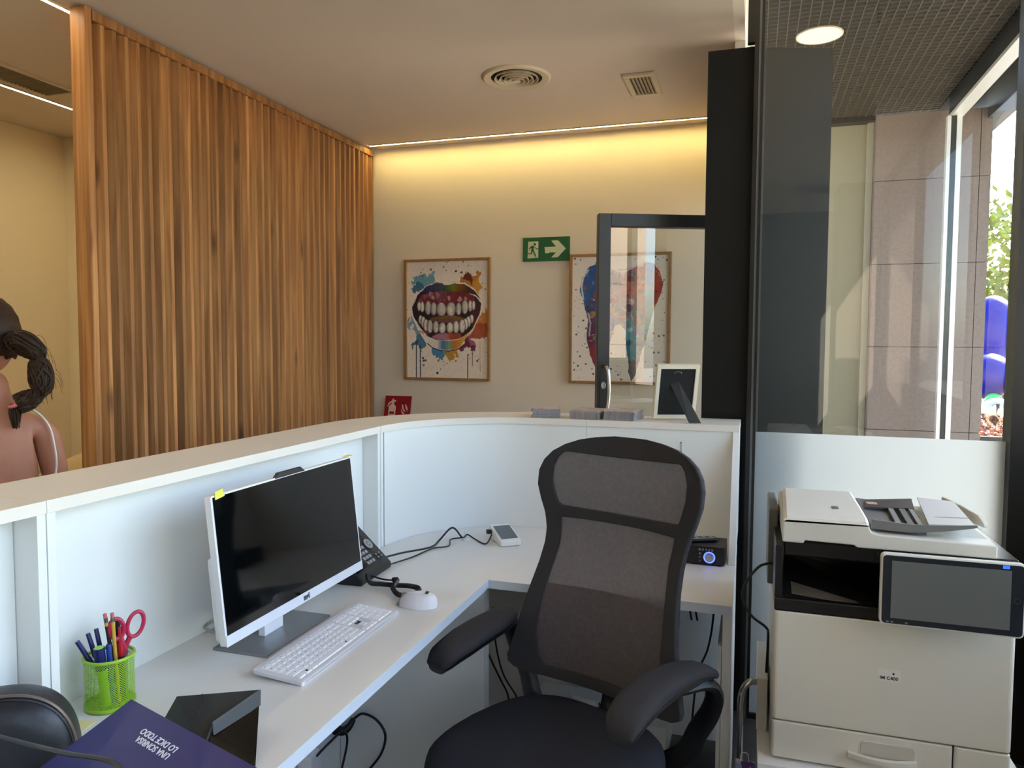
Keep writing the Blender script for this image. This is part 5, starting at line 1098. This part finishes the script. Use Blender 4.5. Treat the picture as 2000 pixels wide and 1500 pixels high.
for s_ in (-1, 1):
    b0 = len(V); V += [(s_ * .085, -.012, 1.205), (s_ * .132, -.008, 1.183), (s_ * .152, .0, 1.07), (s_ * .168, .01, .95), (s_ * .178, .05, .83), (s_ * .180, .085, .73)]
    R += [(.048), .046, .042, .033, .027, .020]; E_ += [(3, b0)] + [(b0 + i, b0 + i + 1) for i in range(5)]
    b0 = len(V); V += [(s_ * .075, 0, .72), (s_ * .085, .005, .45), (s_ * .085, -.01, .25), (s_ * .085, -.015, .08), (s_ * .090, .06, .035), (s_ * .092, .12, .028)]
    R += [.075, .050, .048, .032, .032, .024]; E_ += [(0, b0)] + [(b0 + i, b0 + i + 1) for i in range(5)]
    # fingers
    wv = b0 - 1
    for (dx, dy, dz, L_) in ((-.018, .02, -.045, 1), (-.006, .03, -.055, 1), (.006, .03, -.053, 1), (.018, .022, -.043, 1)):
        f0 = len(V); V += [(s_ * .180 + dx * .7, .085 + dy * .4, .73 + dz * .6), (s_ * .180 + dx, .085 + dy, .73 + dz * 1.1), (s_ * .180 + dx, .085 + dy + .006, .73 + dz * 1.6)]; R += [.009, .0075, .006]; E_ += [(wv, f0), (f0, f0 + 1), (f0 + 1, f0 + 2)]
    f0 = len(V); V += [(s_ * .160, .10, .715), (s_ * .150, .125, .69)]; R += [.009, .007]; E_ += [(wv, f0), (f0, f0 + 1)]
body = skin_body('body', V, E_, R, SKIN, gp)
# head
bm = NB(); bmesh.ops.create_icosphere(bm, subdivisions=4, radius=1.0)
HC = Vector((0, 0.035, 1.475))
for v in bm.verts:
    x, y, z = v.co
    sx = 0.073 - 0.014 * max(0, -z); sy = 0.092; sz = 0.115
    px, py, pz = x * sx, y * sy, z * sz
    if y > 0: py -= 0.010 * max(0, -z) ; py += 0.012 * math.exp(-((x / 0.16) ** 2 + ((z + 0.18) / 0.16) ** 2)) + 0.004 * math.exp(-((x / .3) ** 2 + ((z + 0.55) / 0.1) ** 2)) - 0.006 * (math.exp(-(((abs(x) - .42) / .16) ** 2 + ((z - 0.05) / 0.12) ** 2)))
    v.co = HC + Vector((px, py, pz))
obj('head', bm, SKIN, gp, smooth=True)
for s_ in (-1, 1):
    bm = NB(); ball(bm, HC + Vector((s_ * 0.031, 0.079, 0.004)), 0.011, 0.008, 0.009, 12, 8); obj('eye', bm, mat('eye_white', (220, 214, 208), 0.3), gp, smooth=True)
    bm = NB(); ball(bm, HC + Vector((s_ * 0.074, 0.0, -0.012)), 0.009, 0.018, 0.028, 12, 8); obj('ear', bm, SKIN, gp, smooth=True)
bm = NB(); ball(bm, HC + Vector((0, 0.083, -0.062)), 0.022, 0.008, 0.007, 12, 8); obj('mouth', bm, mat('lips', (160, 80, 76), 0.5), gp, smooth=True)
bm = NB(); bmesh.ops.create_icosphere(bm, subdivisions=4, radius=1.0)
dele = [v for v in bm.verts if v.co.y > 0.45 + 0.35 * v.co.z and v.co.z < 0.75 or v.co.z < -0.62]
bmesh.ops.delete(bm, geom=dele, context='VERTS')
for v in bm.verts:
    x, y, z = v.co; n_ = 1 + 0.012 * math.sin(22 * math.atan2(x, z + 0.2)); v.co = HC + Vector((x * 0.081 * n_, y * 0.101 * n_ - 0.003, z * 0.121 * n_ + 0.002))
hc_ = obj('hair_cap', bm, HAIR, gp, smooth=True); md = hc_.modifiers.new('t', 'SOLIDIFY'); md.thickness = 0.006
# braid: swept bulges hanging behind the right shoulder
bp = smoothpts([(0.050, -0.060, 1.462), (0.078, -0.085, 1.455), (0.110, -0.092, 1.425), (0.118, -0.092, 1.385), (0.122, -0.092, 1.340), (0.116, -0.092, 1.305), (0.088, -0.090, 1.282), (0.060, -0.088, 1.268)], 8)
def br(t): return 0.017 + 0.019 * abs(math.sin(t * PI * 2.6 + 0.25)) ** 0.7 * (1 - 0.35 * t)
bm = NB(); tube(bm, bp, lambda t: br(t) * 0.86, 14, 0)
for j in range(64):            # locks wound around the core
    a0 = 2 * PI * j / 64 + random.uniform(-.1, .1); tw = random.choice((-1, 1)) * random.uniform(0.6, 1.6); q0 = random.uniform(0.86, 1.06); P_ = []
    for i in range(0, len(bp), 2):
        t = i / (len(bp) - 1); d = (bp[min(i + 1, len(bp) - 1)] - bp[max(i - 1, 0)]).normalized(); s1 = d.cross(Vector((0, 1, 0))).normalized(); u1 = s1.cross(d)
        a = a0 + tw * math.sin(t * PI * 2.6); P_.append(bp[i] + (s1 * math.cos(a) + u1 * math.sin(a)) * br(t) * (q0 + 0.05 * math.sin(9 * t + j)))
    tube(bm, P_, 0.0030, 5, 0)
obj('braid', bm, HAIR, gp, smooth=True)
bm = NB()
for k in range(60):
    a, q = random.uniform(0, 2 * PI), random.uniform(0, 0.017); x0_, y0_ = 0.052 + q * math.cos(a), -0.088 + q * math.sin(a)
    tube(bm, [(x0_ * 0.5 + 0.026, y0_ * 0.5 - 0.044, 1.270), (x0_, y0_, 1.245), (0.052 + (x0_ - 0.052) * 0.5 + random.uniform(-.006, .004), y0_, 1.195 + random.uniform(0, 0.022))], lambda t: 0.0042 * (1 - 0.75 * t), 5, 3)
tf = obj('braid_tuft', bm, HAIR, gp, smooth=True); tf['kind'] = 'stuff'
bm = NB()
for k in range(16):
    t = random.uniform(0.1, 0.9); p = bp[int(t * (len(bp) - 1))]; sx = random.uniform(0.3, 1.0)
    tube(bm, [p, p + Vector((0.030 * sx, 0, 0.026)), p + Vector((0.048 * sx, 0, 0.016)), p + Vector((0.058 * sx, 0, -0.022))], 0.00045, 4, 5)
fz = obj('stray_hair', bm, HAIR, gp); fz['kind'] = 'stuff'
bm = NB(); tube(bm, [(0.060 + 0.020 * math.cos(a), -0.088 + 0.018 * math.sin(a), 1.270 + 0.008 * math.cos(a)) for a in [2 * PI * k / 24 for k in range(24)]], 0.0055, 8, 0, True); obj('hair_tie', bm, mat('pink_tie', (226, 120, 140), 0.6), gp, smooth=True, label='pink hair tie at the end of the braid')
bm = NB(); tube(bm, [(0.078 + 0.004 * math.sin(a), -0.083 + 0.022 * math.cos(a), 1.456 + 0.022 * math.sin(a)) for a in [2 * PI * k / 24 for k in range(24)]], 0.0035, 8, 0, True); obj('hair_tie', bm, mat('grey_tie', (150, 140, 150), 0.6), gp, smooth=True, label='grey hair tie at the start of the braid')
def bring(rx, ry, z, y=-0.012): return [(rx * math.copysign(abs(math.cos(a)) ** .9, math.cos(a)), ry * math.sin(a) + y, z) for a in [2 * PI * k / 28 for k in range(28)]]
bm = NB(); loft(bm, [bring(.150, .110, .74, -.004), bring(.133, .100, .86, -.006), bring(.128, .096, .94, -.01), bring(.138, .104, .985), bring(.138, .104, 1.0)], False); tp = obj('top', bm, TOPW, gp, smooth=True)
for s_ in (-1, 1):
    bm = NB(); tube(bm, [(s_ * .140, -.055, 0.985), (s_ * .156, -.064, 1.07), (s_ * .150, -.062, 1.150), (s_ * .138, -.056, 1.200), (s_ * .112, -.046, 1.237), (s_ * .078, -.030, 1.256), (s_ * .06, .02, 1.24), (s_ * .07, .065, 1.16), (s_ * .075, .082, 1.07)], 0.0055, 8, 5, flat=0.6); obj('strap', bm, TOPW, gp, smooth=True)
bm = NB(); loft(bm, [bring(.165, .110, .60, 0), bring(.160, .112, .72, 0), bring(.146, .108, .80, -.004), bring(.136, .102, .86, -.006)], False); obj('shorts', bm, SHORT, gp, smooth=True)
for s_ in (-1, 1):
    bm = NB(); loft(bm, [[(s_ * .088 + .048 * q * math.cos(a), .05 + .115 * q * math.sin(a), z) for a in [2 * PI * k / 20 for k in range(20)]] for z, q in ((0.0, 0.95), (0.03, 1.0), (0.065, 0.8))]); obj('shoe', bm, TOPW, gp, smooth=True)

# ------------------------------------------------------------------ outside: porch, columns, street
struct('street_ground', B(-14, 40, -30, 60, -0.16, -0.10), mat('pavement', (112, 108, 104), 0.8, noise=(2, 0.12)))
def tile_column(label, x0, x1, y0, y1, xs, zs_, ys=()):
    t = thing('tile_column', label, 'column', (x0, y0, 0.0)); w_, d_ = x1 - x0, y1 - y0; g = 0.004
    obj('core', B(0.012, w_ - 0.012, 0.012, d_ - 0.012, -0.1, zs_[-1]), mat('joint_dark', (40, 36, 34), 0.9), t)
    for za, zb in zip(zs_, zs_[1:]):
        for xa, xb in zip(xs, xs[1:]):
            obj('tile', B(xa - x0 + g / 2, xb - x0 - g / 2, 0.0, 0.011, za + g / 2, zb - g / 2), TILE, t)
            obj('tile', B(xa - x0 + g / 2, xb - x0 - g / 2, d_ - 0.011, d_, za + g / 2, zb - g / 2), TILE, t)
        for xa in (0.0, w_ - 0.011): obj('tile', B(xa, xa + 0.011, 0.012, d_ - 0.012, za + g / 2, zb - g / 2), TILE, t)
    return t
ZS = [-0.1, 0.24, 0.837, 1.442, 2.037, 2.632, 3.10]
tile_column('grey brown tiled column outside, seen through the glass above the copier', 0.80, 1.535, 6.0, 6.62, [0.80, 1.463, 1.535], ZS)
tile_column('tiled column at the street front behind the camera, mirrored in the glass partition', 0.80, 1.535, -3.0, -2.4, [0.80, 1.463, 1.535], ZS)
tile_column('second tiled column on the street side, mirrored in the open glass door', 1.58, 2.17, -0.72, -0.12, [1.58, 2.17], ZS)
PLAST = mat('beige_render', (124, 120, 102), 0.85)
struct('wall_outside', B(-2.6, 0.757, 6.12, 6.3, -0.1, 3.075), PLAST)
struct('trim_4', B(0.757, 0.797, 6.08, 6.3, -0.1, 3.075), mat('pale_trim', (140, 138, 124), 0.7))
struct('trim_5', B(-2.6, 0.797, 6.03, 6.3, 3.077, 3.3), BLACK)
pp = thing('glazing_post', 'slim post with a dark centre strip outside in front of the tiled column', 'post', (1.175, 5.62, -0.1))
WST = mat('aluminium', (206, 208, 206), 0.4, metal=0.3)
obj('left_strip', B(0, 0.022, 0, 0.05, 0, 3.06), WST, pp); obj('dark_strip', B(0.022, 0.056, 0.006, 0.05, 0, 3.06), BLACK, pp); obj('right_strip', B(0.056, 0.086, 0, 0.05, 0, 3.06), WST, pp)
hb_ = thing('header_beam', 'dark header beam with a pale lower strip running toward the camera outside', 'beam', (1.20, 3.2, 2.96))
obj('fascia', B(0, 0.075, 0, 2.50, 0.022, 0.34), mat('beam_grey', (36, 40, 44), 0.5), hb_); obj('pale_strip', B(-0.004, 0.075, 0, 2.50, 0.0, 0.022), WST, hb_)
hb2 = thing('awning_box', 'grey awning box hanging beyond the header beam outside', 'awning', (1.50, 4.6, 3.02))
obj('case', B(0, 0.13, 0, 1.9, 0, 0.20), mat('awning_grey', (60, 64, 70), 0.5), hb2, bevel=0.005); obj('end_cap', B(-0.004, 0.134, 1.9, 1.93, -0.004, 0.204), BLACK, hb2)
obj('bracket', B(0.03, 0.08, 0.2, 0.25, 0.20, 0.26), BLACK, hb2); obj('bracket', B(0.03, 0.08, 1.6, 1.65, 0.20, 0.26), BLACK, hb2)
struct('porch_roof', B(-0.06, 2.75, 3.04, 6.8, 3.28, 3.42), mat('plenum', (22, 22, 20), 0.9))  # outer part out of view, widened to keep sun off the frosted film
struct('porch_roof_side', B(1.31, 1.75, -4.2, 3.04, 3.28, 3.42), MATS['plenum'])
MG = mat('grating_metal', (66, 62, 52), 0.5)
gt = thing('porch_grating', 'dark open cell grating ceiling of the porch outside the glass', 'ceiling grating', (0, 0, HZ))
bm = NB(); x = -0.02
while x < 1.20: box(bm, x - 0.0022, x + 0.0022, 3.05, 6.0, 0.0, 0.009); x += 0.05
y = 3.06
while y < 6.0: box(bm, -0.05, 1.20, y - 0.0022, y + 0.0022, 0.001, 0.009); y += 0.05
g_ = obj('cells', bm, MG, gt); g_['kind'] = 'stuff'
for x in (-0.05, 0.60, 1.19): obj('runner', B(x - 0.008, x + 0.008, 3.05, 6.0, 0.009, 0.06), BLACK, gt)
obj('hanger', B(0.59, 0.61, 4.5, 4.52, 0.06, 0.18), BLACK, gt); obj('hanger', B(0.59, 0.61, 3.5, 3.52, 0.06, 0.18), BLACK, gt)
dl = thing('downlight', 'round lit cream downlight in the porch grating', 'light', (0.293, 4.355, HZ - 0.0015))
bm = NB(); cyl(bm, (0, 0), 0.112, -0.006, -0.001, 36); obj('lens', bm, emit('downlight_lens', (1.0, 0.90, 0.66), 0.92), dl)
bm = NB(); lathe(bm, [(0.112, -0.001), (0.112, -0.007), (0.118, -0.007), (0.118, -0.001)], 36, False); obj('trim_ring', bm, CREAM, dl)

BLU = mat('blue_latex', (4, 18, 140), 0.35, spec=0.3)
def balloon(label, cx, cy, cz, r, rz_, m, name='balloon'):
    t = thing(name, label, 'balloon', (cx, cy, cz))
    bm = NB(); ball(bm, (0, 0, 0), r, r, rz_, 28, 18)
    for v in bm.verts:
        if v.co.z < 0: v.co.x *= 1 - 0.25 * (v.co.z / rz_) ** 2; v.co.y *= 1 - 0.25 * (v.co.z / rz_) ** 2
    obj('envelope', bm, m, t, smooth=True)
    bm = NB(); lathe(bm, [(0.010, -rz_ + 0.002), (0.016, -rz_ - 0.016), (0.014, -rz_ - 0.018)], 12); obj('knot', bm, m, t)
    return t
balloon('tallest blue balloon in front of the tree outside', 2.45, 9.3, 1.60, 0.235, 0.39, BLU)
balloon('blue balloon below the tallest one, on the left', 2.30, 8.75, 1.13, 0.21, 0.24, BLU)
balloon('lowest blue balloon, on the right above the planter', 2.60, 8.50, 0.945, 0.20, 0.22, BLU)
balloon('small bright green balloon among the blue ones', 2.289, 8.55, 0.886, 0.085, 0.09, mat('green_latex', (20, 190, 90), 0.3))
balloon('silver balloon resting on the bark in the planter', 2.14, 7.90, 0.84, 0.125, 0.135, mat('silver_foil', (210, 214, 220), 0.15, metal=1.0))
pn = thing('planter', 'dark planter box filled with reddish bark outside', 'planter', (1.55, 7.25, -0.1))
for a in ((0, 1.3, 0, 0.02), (0, 1.3, 1.88, 1.90), (0, 0.02, 0.02, 1.88), (1.28, 1.30, 0.02, 1.88)): obj('side', B(*a, 0, 0.78), mat('planter_dark', (44, 42, 42), 0.6), pn)
obj('soil', B(0.02, 1.28, 0.02, 1.88, 0.0, 0.74), mat('soil', (80, 58, 44), 0.9), pn)
bm = NB()
for k in range(900):
    p = Vector((random.uniform(0.04, 1.26), random.uniform(0.04, 1.86), 0.745 + random.uniform(0, 0.03))); s_ = random.uniform(0.015, 0.04)
    bmesh.ops.create_cube(bm, size=1, matrix=Matrix.Translation(p) @ Matrix.Rotation(random.uniform(0, 6), 4, (random.random(), random.random(), 1)) @ Matrix.Diagonal((s_, s_ * 0.6, s_ * 0.3, 1)))
bk = obj('bark', bm, mat('bark_red', (176, 116, 92), 0.9, noise=(30, 0.4)), pn); bk['kind'] = 'stuff'
tag(obj('timber_post', B(2.18, 2.25, 7.62, 7.69, 0.69, 1.02), mat('timber', (206, 176, 120), 0.7, noise=(40, 0.2))), 'short pale timber post standing in the planter outside', 'post')
tr_ = thing('tree', 'leafy yellow green tree beyond the balloons outside', 'tree', (4.25, 15.0, 0.05))
bm = NB(); tube(bm, [(0, 0, 0), (0.05, 0, 1.2), (0, 0.1, 2.6)], lambda t: 0.16 - 0.08 * t, 10, 5); obj('trunk', bm, mat('tree_bark', (90, 74, 58), 0.9), tr_, smooth=True)
bm = NB()
cl_ = [(Vector((RNG.normal() * 1.2, RNG.normal() * 0.8, 2.2 + RNG.normal() * 0.75)), random.uniform(0.3, 0.7)) for k in range(80)]
for k in range(13000):
    c, q = random.choice(cl_); d = Vector(RNG.normal(size=3)).normalized(); p = c + d * q * random.uniform(0.6, 1.0); s_ = random.uniform(0.05, 0.11)
    u = Vector(RNG.normal(size=3)).normalized(); v = u.cross(d + Vector((0, 0, 0.3))).normalized()
    bm.faces.new([bm.verts.new(p + a) for a in (-u * s_, v * s_ * 0.5, u * s_, -v * s_ * 0.5)])
LEAF = mat('leaf_yellow_green', (118, 128, 40), 0.6, noise=(2.5, 0.45)); lf = obj('foliage', bm, LEAF, tr_); lf['kind'] = 'stuff'

# ------------------------------------------------------------------ pieces that sit on a part become its sub-parts (all parts here share their thing's frame)
def nest(root, part, *subs):
    kids = [c for c in root.children]
    hosts = [c for c in kids if c.name.split('.')[0] == part]
    for c in kids:
        if c.name.split('.')[0] in subs:
            c.parent = min(hosts, key=lambda h: (Vector(h.bound_box[0]) + Vector(h.bound_box[6]) - Vector(c.bound_box[0]) - Vector(c.bound_box[6])).length)
nest(pr, 'touch_panel', 'panel_bezel', 'panel_screen', 'home_button', 'status_lamp', 'indicator')
nest(pr, 'paper_drawer', 'drawer_handle', 'handle_recess'); nest(pr, 'front_door', 'model_badge', 'model_text', 'badge_dot')
nest(pr, 'input_tray', 'tray_groove'); nest(pr, 'output_tray', 'tray_flap'); nest(pr, 'feeder_cover', 'cover_latch')
nest(oc, 'arm_pad', 'arm_shell'); nest(oc, 'base_leg', 'caster')
nest(gp, 'braid', 'hair_tie', 'braid_tuft', 'stray_hair'); nest(gp, 'head', 'eye', 'ear', 'mouth'); nest(gp, 'top', 'strap')
nest(dr, 'handle_plate', 'handle', 'lock_cylinder'); nest(am, 'front_plate', 'knob', 'knob_glow', 'button', 'jack'); nest(rm, 'face', 'button')
nest(hb, 'body', 'zip', 'piping'); nest(pf, 'backing', 'easel_leg', 'hook'); nest(so, 'plate', 'outlet'); nest(so2, 'plate', 'outlet'); nest(pc, 'housing', 'camera_bump')
